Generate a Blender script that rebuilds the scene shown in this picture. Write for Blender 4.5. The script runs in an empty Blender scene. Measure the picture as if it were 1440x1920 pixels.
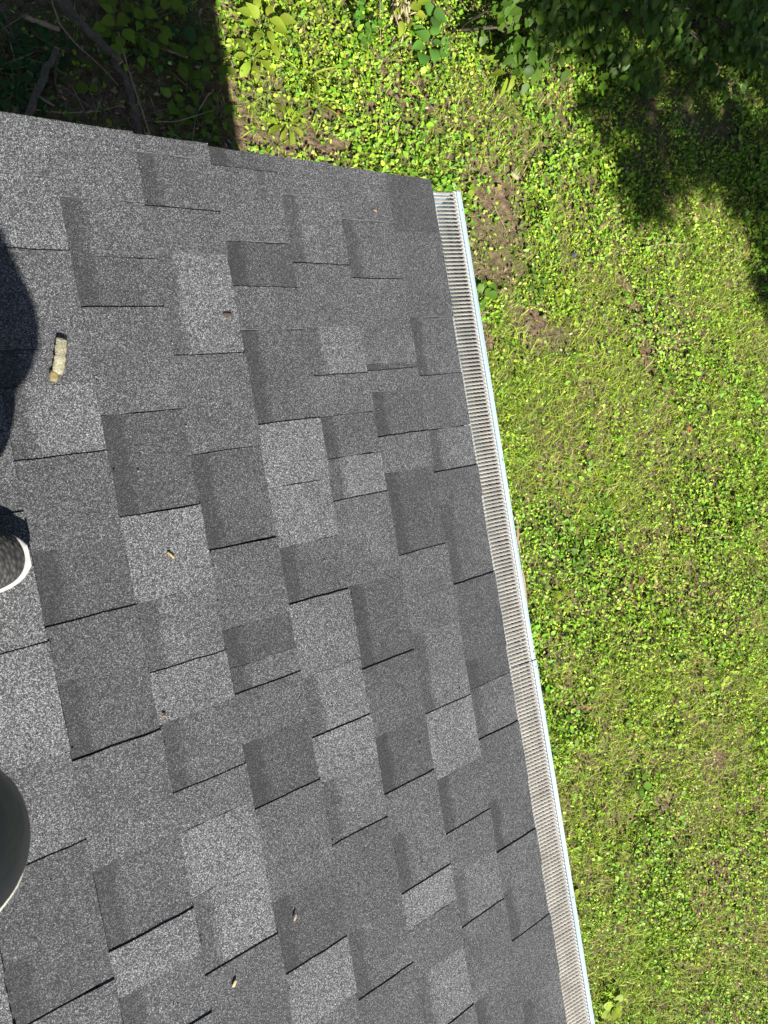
import bpy, math, random
import numpy as np
from mathutils import Vector, Matrix

# ------------------------------------------------------------------ camera, sky, sun, exposure
scene = bpy.context.scene
COL = scene.collection
cd = bpy.data.cameras.new('camera')
cam = bpy.data.objects.new('camera', cd)
COL.objects.link(cam)
cam.matrix_world = Matrix(((0.90997, 0.17460, -0.37612, -0.9162),
                           (-0.16642, 0.98455, 0.05441, -0.6028),
                           (0.37981, 0.01308, 0.92497, 4.2663),
                           (0, 0, 0, 1)))
cd.sensor_fit = 'VERTICAL'
cd.sensor_height = 24.0
cd.sensor_width = 18.0
cd.lens = 24.0 * 1561.6 / 1920.0
cd.clip_start = 0.02
cd.clip_end = 500
cd.dof.use_dof = True
cd.dof.focus_distance = 2.3
cd.dof.aperture_fstop = 9.0
scene.camera = cam

LIGHT = Vector((0.265, 2.2, -2.5)).normalized()
SUN_EL = math.asin(-LIGHT.z)
world = bpy.data.worlds.new('World')
scene.world = world
world.use_nodes = True
wn = world.node_tree
bg = wn.nodes['Background']
sky = wn.nodes.new('ShaderNodeTexSky')
sky.sky_type = 'NISHITA'
sky.sun_disc = False
sky.sun_elevation = SUN_EL
sky.sun_rotation = math.atan2(-LIGHT.x, -LIGHT.y)
wn.links.new(sky.outputs[0], bg.inputs[0])
bg.inputs[1].default_value = 0.05
sd = bpy.data.lights.new('sun', 'SUN')
sd.energy = 5.0
sd.angle = math.radians(0.53)
sd.color = (1.0, 0.955, 0.88)
sun = bpy.data.objects.new('sun', sd)
sun.location = (0, -10, 12)
sun.rotation_euler = LIGHT.to_track_quat('-Z', 'Y').to_euler()
COL.objects.link(sun)
vs = scene.view_settings
vs.view_transform = 'Standard'
vs.look = 'None'
vs.gamma = 1.0
vs.use_curve_mapping = False
vs.exposure = 1.5

# ------------------------------------------------------------------ helpers
random.seed(5)
rng = np.random.default_rng(11)
TAN = math.tan(math.radians(20)); CO = math.cos(math.radians(20)); SI = math.sin(math.radians(20))
EAVE = 2.6
RN = Vector((SI, 0, CO))


def roof(s, e, h=0.0):
    """point on the roof: s metres down the slope (negative = uphill), e metres from the rake, h above the plane"""
    return (s * CO + h * SI, -e, EAVE - s * SI + h * CO)


def add(o, parent=None):
    COL.objects.link(o)
    if parent is not None:
        o.parent = parent
    return o


def mesh(name, verts, faces, mat, parent=None, smooth=False):
    me = bpy.data.meshes.new(name)
    me.from_pydata([tuple(v) for v in verts], [], faces)
    if mat is not None:
        me.materials.append(mat)
    if smooth:
        me.polygons.foreach_set('use_smooth', [True] * len(me.polygons))
    me.update()
    return add(bpy.data.objects.new(name, me), parent)


def empty(name, loc=(0, 0, 0)):
    o = bpy.data.objects.new(name, None)
    o.location = loc
    o.empty_display_size = 0.1
    return add(o)


def tag(o, label=None, cat=None, group=None, kind=None):
    if label: o['label'] = label
    if cat: o['category'] = cat
    if group: o['group'] = group
    if kind: o['kind'] = kind
    return o


def bulk(name, V, quads, mat, col=None, parent=None):
    """V (n,k,3) copies of a k-vertex piece whose quads are given: one mesh, fast"""
    n, k, _ = V.shape
    q = np.asarray(quads, np.int64)
    F = (q[None] + (np.arange(n) * k)[:, None, None]).reshape(-1, 4)
    me = bpy.data.meshes.new(name)
    me.vertices.add(n * k)
    me.vertices.foreach_set('co', V.reshape(-1).astype(np.float32))
    me.loops.add(F.size)
    me.loops.foreach_set('vertex_index', F.reshape(-1).astype(np.int32))
    me.polygons.add(len(F))
    me.polygons.foreach_set('loop_start', np.arange(0, F.size, 4, dtype=np.int32))
    me.polygons.foreach_set('use_smooth', np.ones(len(F), bool))
    me.update(calc_edges=True)
    if col is not None:
        at = me.color_attributes.new('tint', 'FLOAT_COLOR', 'POINT')
        c = np.ones((n, k, 4), np.float32)
        c[:, :, :3] = col[:, None, :]
        at.data.foreach_set('color', c.reshape(-1))
    me.materials.append(mat)
    return add(bpy.data.objects.new(name, me), parent)


def tube(pts, radii, seg=8, cap=True):
    """verts, faces of a bent tapering tube"""
    P = [Vector(p) for p in pts]
    vs_, fs = [], []
    up = Vector((0.13, 0.21, 0.97))
    for i, p in enumerate(P):
        d = (P[min(i + 1, len(P) - 1)] - P[max(i - 1, 0)]).normalized()
        a = d.cross(up)
        if a.length < 1e-3: a = d.cross(Vector((1, 0, 0)))
        a.normalize(); b = d.cross(a)
        for k in range(seg):
            t = 2 * math.pi * k / seg
            vs_.append(p + (a * math.cos(t) + b * math.sin(t)) * radii[i])
    for i in range(len(P) - 1):
        for k in range(seg):
            k2 = (k + 1) % seg
            fs.append((i * seg + k, i * seg + k2, (i + 1) * seg + k2, (i + 1) * seg + k))
    if cap:
        fs.append(tuple(range(seg))[::-1])
        fs.append(tuple((len(P) - 1) * seg + k for k in range(seg)))
    return vs_, fs


def join(*parts):
    V, F = [], []
    for v, f in parts:
        o = len(V); V += list(v); F += [tuple(i + o for i in t) for t in f]
    return V, F


def boxm(x0, x1, y0, y1, z0, z1):
    v = [(x, y, z) for z in (z0, z1) for y in (y0, y1) for x in (x0, x1)]
    return v, [(0, 2, 3, 1), (4, 5, 7, 6), (0, 1, 5, 4), (2, 6, 7, 3), (0, 4, 6, 2), (1, 3, 7, 5)]


def lattice(seed):
    return np.random.default_rng(seed).random((64, 64))


def vnoise(x, y, scale, seed):
    g = lattice(seed); x = x * scale; y = y * scale
    xi = np.floor(x).astype(int); yi = np.floor(y).astype(int)
    fx = x - xi; fy = y - yi
    fx = fx * fx * (3 - 2 * fx); fy = fy * fy * (3 - 2 * fy)
    a = g[xi % 64, yi % 64]; b = g[(xi + 1) % 64, yi % 64]; c = g[xi % 64, (yi + 1) % 64]; d = g[(xi + 1) % 64, (yi + 1) % 64]
    return (a * (1 - fx) + b * fx) * (1 - fy) + (c * (1 - fx) + d * fx) * fy


def fbm(x, y, scale, seed):
    return (vnoise(x, y, scale, seed) * 0.55 + vnoise(x, y, scale * 2.3, seed + 1) * 0.3 + vnoise(x, y, scale * 5.1, seed + 2) * 0.15)


# ------------------------------------------------------------------ materials
class NT:
    def __init__(self, name):
        self.m = bpy.data.materials.new(name); self.m.use_nodes = True
        self.t = self.m.node_tree
        self.b = self.t.nodes['Principled BSDF']; self.out = self.t.nodes['Material Output']

    def n(self, typ, **kw):
        nd = self.t.nodes.new(typ)
        for k, v in kw.items():
            if k.startswith('i_'):
                key = k[2:]
                nd.inputs[int(key) if key.isdigit() else key].default_value = v
            else:
                setattr(nd, k, v)
        return nd

    def l(self, a, b): self.t.links.new(a, b)

    def math(self, op, a, b=None, clamp=False):
        nd = self.n('ShaderNodeMath', operation=op, use_clamp=clamp)
        for i, v in enumerate((a, b)):
            if v is None: continue
            if isinstance(v, (int, float)): nd.inputs[i].default_value = v
            else: self.l(v, nd.inputs[i])
        return nd.outputs[0]

    def ramp(self, fac, stops):
        nd = self.n('ShaderNodeValToRGB')
        cr = nd.color_ramp
        while len(cr.elements) < len(stops): cr.elements.new(0.5)
        for el, (p, c) in zip(cr.elements, stops):
            el.position = p; el.color = (c, c, c, 1) if isinstance(c, (int, float)) else (*c, 1)
        self.l(fac, nd.inputs[0])
        return nd.outputs[0]

    def noise(self, scale, detail=3, rough=0.5, coord=None):
        nd = self.n('ShaderNodeTexNoise', i_Scale=scale, i_Detail=detail, i_Roughness=rough)
        if coord is not None: self.l(coord, nd.inputs['Vector'])
        return nd

    def bump(self, h, strength, dist):
        nd = self.n('ShaderNodeBump', i_Strength=strength, i_Distance=dist)
        self.l(h, nd.inputs['Height']); self.l(nd.outputs[0], self.b.inputs['Normal'])

    def mix(self, fac, a, b, mode='MIX'):
        nd = self.n('ShaderNodeMix', data_type='RGBA', blend_type=mode)
        for i, v in ((0, fac), (6, a), (7, b)):
            if isinstance(v, (int, float)): nd.inputs[i].default_value = v
            elif isinstance(v, tuple): nd.inputs[i].default_value = (*v, 1)
            else: self.l(v, nd.inputs[i])
        return nd.outputs[2]


def mat_shingle():
    """mineral granules; object colour red = tone of the tab, green = printed dark band at its upper edge"""
    a = NT('asphalt_granules')
    tc = a.n('ShaderNodeTexCoord'); P = tc.outputs['Object']
    oi = a.n('ShaderNodeObjectInfo')
    sep = a.n('ShaderNodeSeparateColor'); a.l(oi.outputs['Color'], sep.inputs[0])
    uv = a.n('ShaderNodeSeparateXYZ'); a.l(tc.outputs['UV'], uv.inputs[0])
    v1 = a.n('ShaderNodeTexVoronoi', i_Scale=880.0); a.l(P, v1.inputs['Vector'])
    v2 = a.n('ShaderNodeTexVoronoi', i_Scale=1400.0); a.l(P, v2.inputs['Vector'])
    s1 = a.n('ShaderNodeSeparateColor'); a.l(v1.outputs['Color'], s1.inputs[0])
    s2 = a.n('ShaderNodeSeparateColor'); a.l(v2.outputs['Color'], s2.inputs[0])
    r = a.math('ADD', a.math('MULTIPLY', s1.outputs[0], 0.68), a.math('MULTIPLY', s2.outputs[1], 0.32))
    edge = a.noise(38.0, 2, 0.6, P)
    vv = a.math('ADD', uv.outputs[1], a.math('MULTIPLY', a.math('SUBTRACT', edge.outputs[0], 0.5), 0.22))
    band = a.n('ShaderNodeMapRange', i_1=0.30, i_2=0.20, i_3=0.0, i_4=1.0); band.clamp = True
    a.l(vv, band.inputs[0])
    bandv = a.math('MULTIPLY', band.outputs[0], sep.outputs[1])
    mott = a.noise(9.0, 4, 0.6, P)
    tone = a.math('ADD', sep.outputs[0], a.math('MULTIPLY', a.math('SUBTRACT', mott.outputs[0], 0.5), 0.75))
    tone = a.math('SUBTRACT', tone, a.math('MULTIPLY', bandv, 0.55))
    rr = a.math('ADD', r, a.math('MULTIPLY', a.math('SUBTRACT', tone, 0.5), 0.23))
    c = a.ramp(rr, [(0.0, (0.0115, 0.0118, 0.0124)), (0.34, (0.0200, 0.0206, 0.0217)), (0.54, (0.037, 0.0380, 0.0400)),
                    (0.72, (0.086, 0.088, 0.092)), (0.88, (0.195, 0.199, 0.208)), (1.0, (0.35, 0.357, 0.37))])
    a.l(c, a.b.inputs['Base Color'])
    a.b.inputs['Roughness'].default_value = 0.85
    a.b.inputs['Specular IOR Level'].default_value = 0.25
    a.bump(v1.outputs['Distance'], 0.55, 0.0012)
    return a.m


def mat_leaf(name, mode, transl=0.35, rough=0.45, vary=0.5):
    a = NT(name)
    if mode == 'tint':
        at = a.n('ShaderNodeAttribute', attribute_name='tint'); c = at.outputs['Color']
    else:
        oi = a.n('ShaderNodeObjectInfo'); c = oi.outputs['Color']
        f = a.math('ADD', a.math('MULTIPLY', oi.outputs['Random'], vary), 1.0 - vary / 2)
        c = a.mix(1.0, c, f, 'MULTIPLY')
        tc = a.n('ShaderNodeTexCoord')
        nz = a.noise(60.0, 3, 0.6, tc.outputs['Object'])
        c = a.mix(1.0, c, a.ramp(nz.outputs[0], [(0.3, 0.75), (0.7, 1.2)]), 'MULTIPLY')
    a.l(c, a.b.inputs['Base Color'])
    a.b.inputs['Roughness'].default_value = rough
    a.b.inputs['Specular IOR Level'].default_value = 0.22
    tr = a.n('ShaderNodeBsdfTranslucent')
    tcol = a.mix(1.0, c, (1.25, 1.2, 0.45), 'MULTIPLY')
    a.l(tcol, tr.inputs[0])
    mx = a.n('ShaderNodeMixShader', i_0=transl)
    a.l(a.b.outputs[0], mx.inputs[1]); a.l(tr.outputs[0], mx.inputs[2]); a.l(mx.outputs[0], a.out.inputs[0])
    return a.m


def mat_plain(name, col, rough=0.6, spec=0.4, nscale=30.0, namp=0.25, bump=0.0, bscale=200.0, bdist=0.002, metal=0.0):
    a = NT(name)
    tc = a.n('ShaderNodeTexCoord')
    nz = a.noise(nscale, 4, 0.6, tc.outputs['Object'])
    c = a.mix(1.0, tuple(col), a.ramp(nz.outputs[0], [(0.25, 1 - namp), (0.75, 1 + namp)]), 'MULTIPLY')
    a.l(c, a.b.inputs['Base Color'])
    a.b.inputs['Roughness'].default_value = rough
    a.b.inputs['Specular IOR Level'].default_value = spec
    a.b.inputs['Metallic'].default_value = metal
    if bump:
        b = a.noise(bscale, 3, 0.6, tc.outputs['Object'])
        a.bump(b.outputs[0], bump, bdist)
    return a.m


def mat_soil():
    a = NT('soil')
    tc = a.n('ShaderNodeTexCoord'); P = tc.outputs['Object']
    n1 = a.noise(1.6, 6, 0.62, P); n2 = a.noise(26.0, 5, 0.65, P); n3 = a.noise(140.0, 3, 0.7, P)
    c = a.ramp(n2.outputs[0], [(0.28, (0.036, 0.025, 0.016)), (0.5, (0.105, 0.072, 0.047)), (0.72, (0.21, 0.155, 0.105))])
    moss = a.ramp(n3.outputs[0], [(0.3, (0.035, 0.055, 0.010)), (0.7, (0.10, 0.125, 0.026))])
    f = a.ramp(n1.outputs[0], [(0.45, 0.0), (0.62, 0.8)])
    c = a.mix(f, c, moss)
    c = a.mix(1.0, c, a.ramp(n3.outputs[0], [(0.3, 0.7), (0.7, 1.3)]), 'MULTIPLY')
    a.l(c, a.b.inputs['Base Color'])
    a.b.inputs['Roughness'].default_value = 0.95
    a.b.inputs['Specular IOR Level'].default_value = 0.1
    a.bump(n2.outputs[0], 0.9, 0.03)
    return a.m


def mat_lip():
    """white coil-coated aluminium with faint lengthwise streaks"""
    a = NT('white_gutter_paint')
    tc = a.n('ShaderNodeTexCoord')
    mp = a.n('ShaderNodeMapping'); mp.inputs['Scale'].default_value = (160, 2.2, 160)
    a.l(tc.outputs['Object'], mp.inputs[0])
    nz = a.noise(1.0, 4, 0.6, mp.outputs[0])
    c = a.ramp(nz.outputs[0], [(0.3, (0.20, 0.275, 0.315)), (0.5, (0.29, 0.37, 0.41)), (0.7, (0.38, 0.45, 0.48))])
    a.l(c, a.b.inputs['Base Color'])
    a.b.inputs['Roughness'].default_value = 0.38
    return a.m


M_SH = mat_shingle()
M_SOIL = mat_soil()
M_LAWN = mat_leaf('lawn_leaf', 'tint', 0.22, 0.5)
M_LEAF = mat_leaf('broad_leaf', 'object', 0.38, 0.52)
M_DRY = mat_leaf('dry_leaf', 'tint', 0.12, 0.8)
M_DRYO = mat_leaf('dry_leaf_single', 'object', 0.12, 0.75)
M_STEM = mat_plain('green_stem', (0.10, 0.13, 0.03), 0.6)
M_BARK = mat_plain('bark', (0.080, 0.064, 0.048), 0.9, 0.2, 45, 0.5, 0.8, 120, 0.006)
M_TWIG = mat_plain('pale_twig', (0.24, 0.175, 0.115), 0.85, 0.2, 60, 0.35, 0.5, 200, 0.003)
M_CUT = mat_plain('cut_wood', (0.36, 0.17, 0.10), 0.85, 0.2, 90, 0.3)
M_LIP = mat_lip()
M_GUARD = mat_plain('cream_guard_mesh', (0.34, 0.315, 0.27), 0.65, 0.25, 25, 0.28)
M_GUARDE = mat_plain('galvanised_hem', (0.24, 0.24, 0.235), 0.5, 0.5, 300, 0.45, 0.6, 420, 0.002)
M_DARK = mat_plain('dark_inside', (0.16, 0.145, 0.122), 0.9, 0.1)
M_WALL = mat_plain('pale_siding', (0.55, 0.53, 0.48), 0.7, 0.3, 8, 0.08)
M_WOOD = mat_plain('white_trim', (0.62, 0.61, 0.58), 0.6, 0.3, 20, 0.1)
M_EDGE = mat_plain('sunlit_granule_edge', (0.085, 0.085, 0.085), 0.9, 0.2, 160, 0.9)  # pale dusty cut edge, sun-facing side only: lit edge put into the colour
M_DECK = mat_plain('roof_underlay', (0.02, 0.02, 0.021), 0.95, 0.1)

# ------------------------------------------------------------------ ground
def ground_z(x, y):
    return 0.05 * (fbm(np.asarray(x), np.asarray(y), 0.9, 31) - 0.5) + 0.018 * (fbm(np.asarray(x), np.asarray(y), 6.0, 37) - 0.5)


def build_ground():
    xs = np.concatenate([[-120, -40, -12, -5], np.linspace(-2.0, 6.5, 200), [9, 16, 45, 120]])
    ys = np.concatenate([[-120, -40, -14], np.linspace(-6.5, 4.5, 240), [7, 14, 45, 120]])
    X, Y = np.meshgrid(xs, ys, indexing='ij')
    Z = ground_z(X, Y)
    nx, ny = X.shape
    V = np.stack([X, Y, Z], -1).reshape(-1, 3)
    idx = np.arange(nx * ny).reshape(nx, ny)
    F = np.stack([idx[:-1, :-1], idx[1:, :-1], idx[1:, 1:], idx[:-1, 1:]], -1).reshape(-1, 4)
    o = mesh('ground', V, F.tolist(), M_SOIL, smooth=True)
    tag(o, 'brown soil ground with mossy patches under the plants', kind='structure')


build_ground()

# ------------------------------------------------------------------ house: roof, shingles, gutter, walls
house = empty('house', (0, 0, 0))
tag(house, 'house with grey asphalt shingle roof, white gutter and cream gutter guard', 'house')
ROOF_LEN = 6.0      # along the eave
ROOF_RISE = 3.6     # up the slope

v, f = boxm(-4.2, -0.42, -ROOF_LEN + 0.3, -0.30, -0.05, 2.45)
mesh('wall', v, f, M_WALL, house)
# deck: slab following the slope
dk = []
for e in (0.012, ROOF_LEN):
    for s, h in ((-ROOF_RISE, -0.002), (-0.012, -0.002), (-0.012, -0.020), (-ROOF_RISE, -0.020)):
        dk.append(roof(s, e, h))
roof_o = mesh('roof', dk, [(0, 1, 2, 3), (7, 6, 5, 4), (0, 4, 5, 1), (1, 5, 6, 2), (2, 6, 7, 3), (3, 7, 4, 0)], M_DECK, house)
# rake board under the gable edge, fascia behind the gutter, drip edge
rb = []
for e in (0.035, 0.055):
    for s, h in ((-ROOF_RISE, -0.022), (-0.03, -0.022), (-0.03, -0.16), (-ROOF_RISE, -0.16)):
        rb.append(roof(s, e, h))
mesh('rake_board', rb, [(0, 1, 2, 3), (7, 6, 5, 4), (0, 4, 5, 1), (1, 5, 6, 2), (2, 6, 7, 3), (3, 7, 4, 0)], M_WOOD, house)
v, f = boxm(-0.060, -0.040, -ROOF_LEN, -0.060, 2.40, 2.585)
mesh('fascia', v, f, M_WOOD, house)
v, f = boxm(-0.415, -0.062, -ROOF_LEN, -0.060, 2.395, 2.41)
mesh('soffit', v, f, M_WOOD, house)

EXPO = 0.143


def tab_mesh(course, e0, e1, raised, seed):
    """one shingle tab: wedge, thicker towards its butt, with slightly ragged cut edges"""
    rd = random.Random(seed)
    st = -EXPO * (course + 1); sb = -EXPO * course + rd.uniform(-0.0012, 0.0012)
    lift = rd.uniform(0.0018, 0.0034) if raised else 0.0
    if course == 0: sb -= 0.003
    e0 += 0.0003; e1 -= 0.0003

    def hh(s): return 0.003 + 0.0045 * (s - st) / EXPO + lift
    rim = []
    n = 6
    j0 = rd.uniform(-0.0016, 0.0016); j1 = rd.uniform(-0.0016, 0.0016)
    for i in range(n + 1):
        t = i / n; s = (st - 0.02) + t * (sb - st + 0.02)
        rim.append((s, e0 + j0 * t + rd.uniform(-0.0009, 0.0009)))
    for i in range(1, 5):
        t = i / 5
        rim.append((sb + rd.uniform(-0.0008, 0.0008), e0 + (e1 - e0) * t))
    for i in range(n + 1):
        t = 1 - i / n; s = (st - 0.02) + t * (sb - st + 0.02)
        rim.append((s, e1 + j1 * t + rd.uniform(-0.0009, 0.0009)))
    k = len(rim)
    V = [roof(s, e, hh(s)) for s, e in rim] + [roof(s, e, -0.0012) for s, e in rim]
    F = [tuple(range(k))]
    F += [(i, i + k, (i + 1) % k + k, (i + 1) % k) for i in range(k)]
    UV = [((e - e0), (s - st) / EXPO) for s, e in rim] * 2
    return V, F, UV


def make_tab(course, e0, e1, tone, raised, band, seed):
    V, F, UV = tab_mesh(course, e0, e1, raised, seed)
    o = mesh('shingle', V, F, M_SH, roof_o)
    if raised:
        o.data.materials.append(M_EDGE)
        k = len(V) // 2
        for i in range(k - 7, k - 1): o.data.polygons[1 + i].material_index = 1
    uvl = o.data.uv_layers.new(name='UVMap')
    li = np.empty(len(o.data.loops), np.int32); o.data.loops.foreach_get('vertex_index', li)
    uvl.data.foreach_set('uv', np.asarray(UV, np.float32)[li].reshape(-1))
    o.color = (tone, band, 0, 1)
    return o


# every course from the eave up: (end of the tab along the eave, tone, R raised / L lower layer)
D, DM, MM, ML, LL = 0.14, 0.31, 0.46, 0.64, 0.84
COURSES = {
    0: [(0.115, D, 'R'), (0.301, MM, 'R'), (0.426, MM, 'L'), (0.543, MM, 'R'), (0.635, ML, 'L'),
        (0.706, DM, 'R'), (0.882, MM, 'L'), (1.053, D, 'R'), (1.116, D, 'L'), (1.228, MM, 'L'), (1.371, DM, 'R'),
        (1.485, DM, 'L'), (1.574, MM, 'R'), (1.690, MM, 'L'), (1.838, DM, 'R'), (2.000, MM, 'L')],
    1: [(0.017, MM, 'R'), (0.102, MM, 'R'), (0.220, MM, 'L'), (0.394, MM, 'R'), (0.409, D, 'L'), (0.452, MM, 'R'),
        (0.544, DM, 'L'), (0.619, MM, 'R'), (0.789, D, 'L'), (0.957, MM, 'R'), (1.123, ML, 'L'), (1.264, LL, 'R'),
        (1.382, MM, 'L'), (1.471, MM, 'R'), (1.585, ML, 'L'), (1.750, MM, 'R'), (1.881, DM, 'L')],
    2: [(0.065, MM, 'R'), (0.196, ML, 'L'), (0.318, MM, 'R'), (0.412, LL, 'L'), (0.491, MM, 'R'), (0.572, MM, 'L'),
        (0.654, LL, 'L'), (0.822, MM, 'R'), (0.985, DM, 'L'), (1.123, DM, 'R'), (1.239, D, 'L'), (1.326, MM, 'R'),
        (1.442, MM, 'L'), (1.516, LL, 'R'), (1.618, MM, 'R'), (1.747, LL, 'L'), (1.851, MM, 'R')],
    3: [(0.028, DM, 'L'), (0.161, MM, 'R'), (0.243, D, 'L'), (0.322, MM, 'R'), (0.492, DM, 'L'), (0.608, LL, 'R'),
        (0.719, LL, 'N'), (0.822, DM, 'L'), (0.960, ML, 'R'), (1.072, LL, 'L'), (1.160, LL, 'R'),
        (1.277, ML, 'L'), (1.450, DM, 'R'), (1.577, MM, 'L'), (1.706, DM, 'R')],
    4: [(0.023, MM, 'R'), (0.113, MM, 'L'), (0.189, MM, 'R'), (0.363, LL, 'L'), (0.530, MM, 'R'), (0.695, DM, 'L'),
        (0.834, MM, 'R'), (0.901, D, 'L'), (0.946, MM, 'L'), (1.034, DM, 'R'), (1.149, D, 'L'),
        (1.318, MM, 'R'), (1.449, DM, 'L'), (1.559, LL, 'R'), (1.689, MM, 'L')],
    5: [(0.110, ML, 'R'), (0.201, MM, 'L'), (0.283, DM, 'L'), (0.452, MM, 'R'), (0.614, D, 'L'), (0.753, LL, 'R'),
        (0.865, ML, 'L'), (0.950, LL, 'R'), (1.064, MM, 'L'), (1.129, MM, 'R'), (1.239, LL, 'R'),
        (1.369, LL, 'L'), (1.491, MM, 'R'), (1.600, DM, 'L')],
    6: [(0.084, ML, 'R'), (0.197, LL, 'L'), (0.345, MM, 'R'), (0.400, MM, 'L'), (0.507, LL, 'L'), (0.645, MM, 'R'),
        (0.754, DM, 'L'), (0.839, DM, 'R'), (0.956, DM, 'L'), (1.126, MM, 'R'), (1.253, DM, 'L'),
        (1.326, LL, 'R'), (1.426, MM, 'L')],
    7: [(0.087, MM, 'R'), (0.269, MM, 'L'), (0.409, MM, 'R'), (0.538, ML, 'R'), (0.580, MM, 'L'), (0.669, ML, 'R'), (0.775, LL, 'L'),
        (0.940, LL, 'R'), (1.075, ML, 'L'), (1.197, DM, 'R'), (1.290, DM, 'L'), (1.388, MM, 'R')],
    8: [(0.22, MM, 'R'), (0.45, ML, 'L'), (0.70, MM, 'R'), (0.88, LL, 'L'), (1.05, MM, 'R'), (1.17, MM, 'L'), (1.209, MM, 'R'), (1.278, LL, 'L'), (1.5, MM, 'R')],
    9: [(0.15, MM, 'L'), (0.37, ML, 'R'), (0.55, MM, 'L'), (0.76, DM, 'R'), (0.97, LL, 'L'), (1.14, MM, 'R'), (1.33, MM, 'L'), (1.52, ML, 'R')],
}
sd_ = 0
tails = {}
for c, tabs in COURSES.items():
    e0 = -0.0062 + 0.0006 * math.sin(c * 2.1) + (0.0015 if c < 4 else 0)
    for e1, tone, rl in tabs:
        sd_ += 1
        rr = random.Random(sd_ * 7)
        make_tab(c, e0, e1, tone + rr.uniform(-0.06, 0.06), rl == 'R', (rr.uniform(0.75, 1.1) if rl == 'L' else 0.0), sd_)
        e0 = e1
    tails[c] = e0

# the rest of the roof, outside the picture: one mesh
VV, FF = [], []
for c in range(0, int(ROOF_RISE / EXPO)):
    e0 = tails.get(c, -0.003)
    k = 0
    while e0 < ROOF_LEN - 0.05:
        e1 = min(e0 + random.uniform(0.10, 0.24), ROOF_LEN)
        V, F, UV = tab_mesh(c, e0, e1, k % 2 == 0, 900 + k * 31 + c)
        o = len(VV); VV += V; FF += [tuple(i + o for i in t) for t in F]
        e0 = e1; k += 1
rest = mesh('shingle_field', VV, FF, M_SH, roof_o)
rest.color = (0.48, 0, 0, 1)
rest['kind'] = 'stuff'

# ---- gutter: K profile trough, white lip, two lengths butted
JOINT = 1.111
GEND = 0.012


def extrude(profile, y0, y1, close=False):
    n = len(profile)
    V = [(x, y0, z) for x, z in profile] + [(x, y1, z) for x, z in profile]
    m = n if close else n - 1
    F = [(i, (i + 1) % n, (i + 1) % n + n, i + n) for i in range(m)]
    return V, F


gut = empty('gutter'); gut.parent = house
GZ = 2.578
for e0, e1, dx in ((GEND, JOINT - 0.0015, 0.0), (JOINT + 0.0015, ROOF_LEN, 0.0018)):
    prof = [(-0.036, GZ), (-0.036, GZ - 0.125), (0.050, GZ - 0.125), (0.074, GZ - 0.095), (0.074, GZ - 0.060), (0.0885 + dx, GZ - 0.030),
            (0.0885 + dx, GZ + 0.000), (0.0875 + dx, GZ + 0.0035), (0.0840 + dx, GZ + 0.0052), (0.0830 + dx, GZ + 0.0036), (0.0820 + dx, GZ + 0.0054), (0.0772 + dx, GZ + 0.0058), (0.0756 + dx, GZ + 0.0045), (0.0756 + dx, GZ - 0.008)]
    V, F = extrude(prof, -e0, -e1)
    o = mesh('gutter_length', V, F, M_LIP, gut)
    md = o.modifiers.new('thick', 'SOLIDIFY'); md.thickness = 0.0008
V, F = boxm(-0.035, 0.074, -GEND - 0.004, -GEND - 0.002, GZ - 0.124, GZ - 0.004)
mesh('end_cap', V, F, M_LIP, gut)
V, F = boxm(-0.034, 0.070, -ROOF_LEN, -GEND - 0.006, GZ - 0.1235, GZ - 0.118)
mesh('gutter_bed', V, F, M_DARK, gut)

# ---- guard: louvred mesh panels, crosswise wavy strands with slots between
PITCH = 0.0088
XI, XO = -0.008, 0.066


def guard_panel(e0, e1, dx):
    n = int((e1 - e0) / PITCH)
    m = 20
    ys = -(e0 + (np.arange(n) + 0.5) * (e1 - e0) / n)
    tx = np.linspace(0, 1, m + 1)
    x = XI + (XO - XI) * tx
    zx = 0.0175 - 0.0115 * tx           # falls towards the lip
    wav = 0.0010 * np.sin(x * 2 * math.pi / 0.0105)
    prof = [(0.0028, -0.0002), (0.0010, 0.0013), (-0.0010, 0.0024), (-0.0028, 0.0026)]   # across the strand, from +Y to -Y
    k = len(prof)
    V = np.zeros((n, k * (m + 1), 3))
    jit = rng.normal(0, 0.0002, (n, 1))
    for j, (py, pz) in enumerate(prof):
        V[:, j * (m + 1):(j + 1) * (m + 1), 0] = x[None] + dx
        V[:, j * (m + 1):(j + 1) * (m + 1), 1] = ys[:, None] + py + wav[None] + jit
        V[:, j * (m + 1):(j + 1) * (m + 1), 2] = GZ + zx[None] + pz - 0.002
    q = [(j * (m + 1) + i, j * (m + 1) + i + 1, (j + 1) * (m + 1) + i + 1, (j + 1) * (m + 1) + i) for j in range(k - 1) for i in range(m)]
    o = bulk('guard_panel', V, q, M_GUARD, None, gut)
    # knurled hem along the lip: small bumps
    hx = [(0.0655, 0.0068), (0.0685, 0.0092), (0.0715, 0.0090), (0.0740, 0.0062)]
    ny = int((e1 - e0) / 0.0045)
    V, F = [], []
    for i in range(ny + 1):
        y = -(e0 + (e1 - e0) * i / ny)
        for j, (a, b) in enumerate(hx):
            V.append((a + dx + (0.0007 if i % 2 else -0.0007), y, GZ + b - 0.002 + (0.0013 if (i + j) % 2 else -0.0004)))
    for i in range(ny):
        for j in range(3):
            F.append((i * 4 + j, i * 4 + j + 1, i * 4 + j + 5, i * 4 + j + 4))
    mesh('hem', V, F, M_GUARDE, o)
    return o


guard_panel(GEND + 0.002, JOINT - 0.001, 0.0)
guard_panel(JOINT + 0.001, ROOF_LEN - 0.5, 0.0016)
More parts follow.
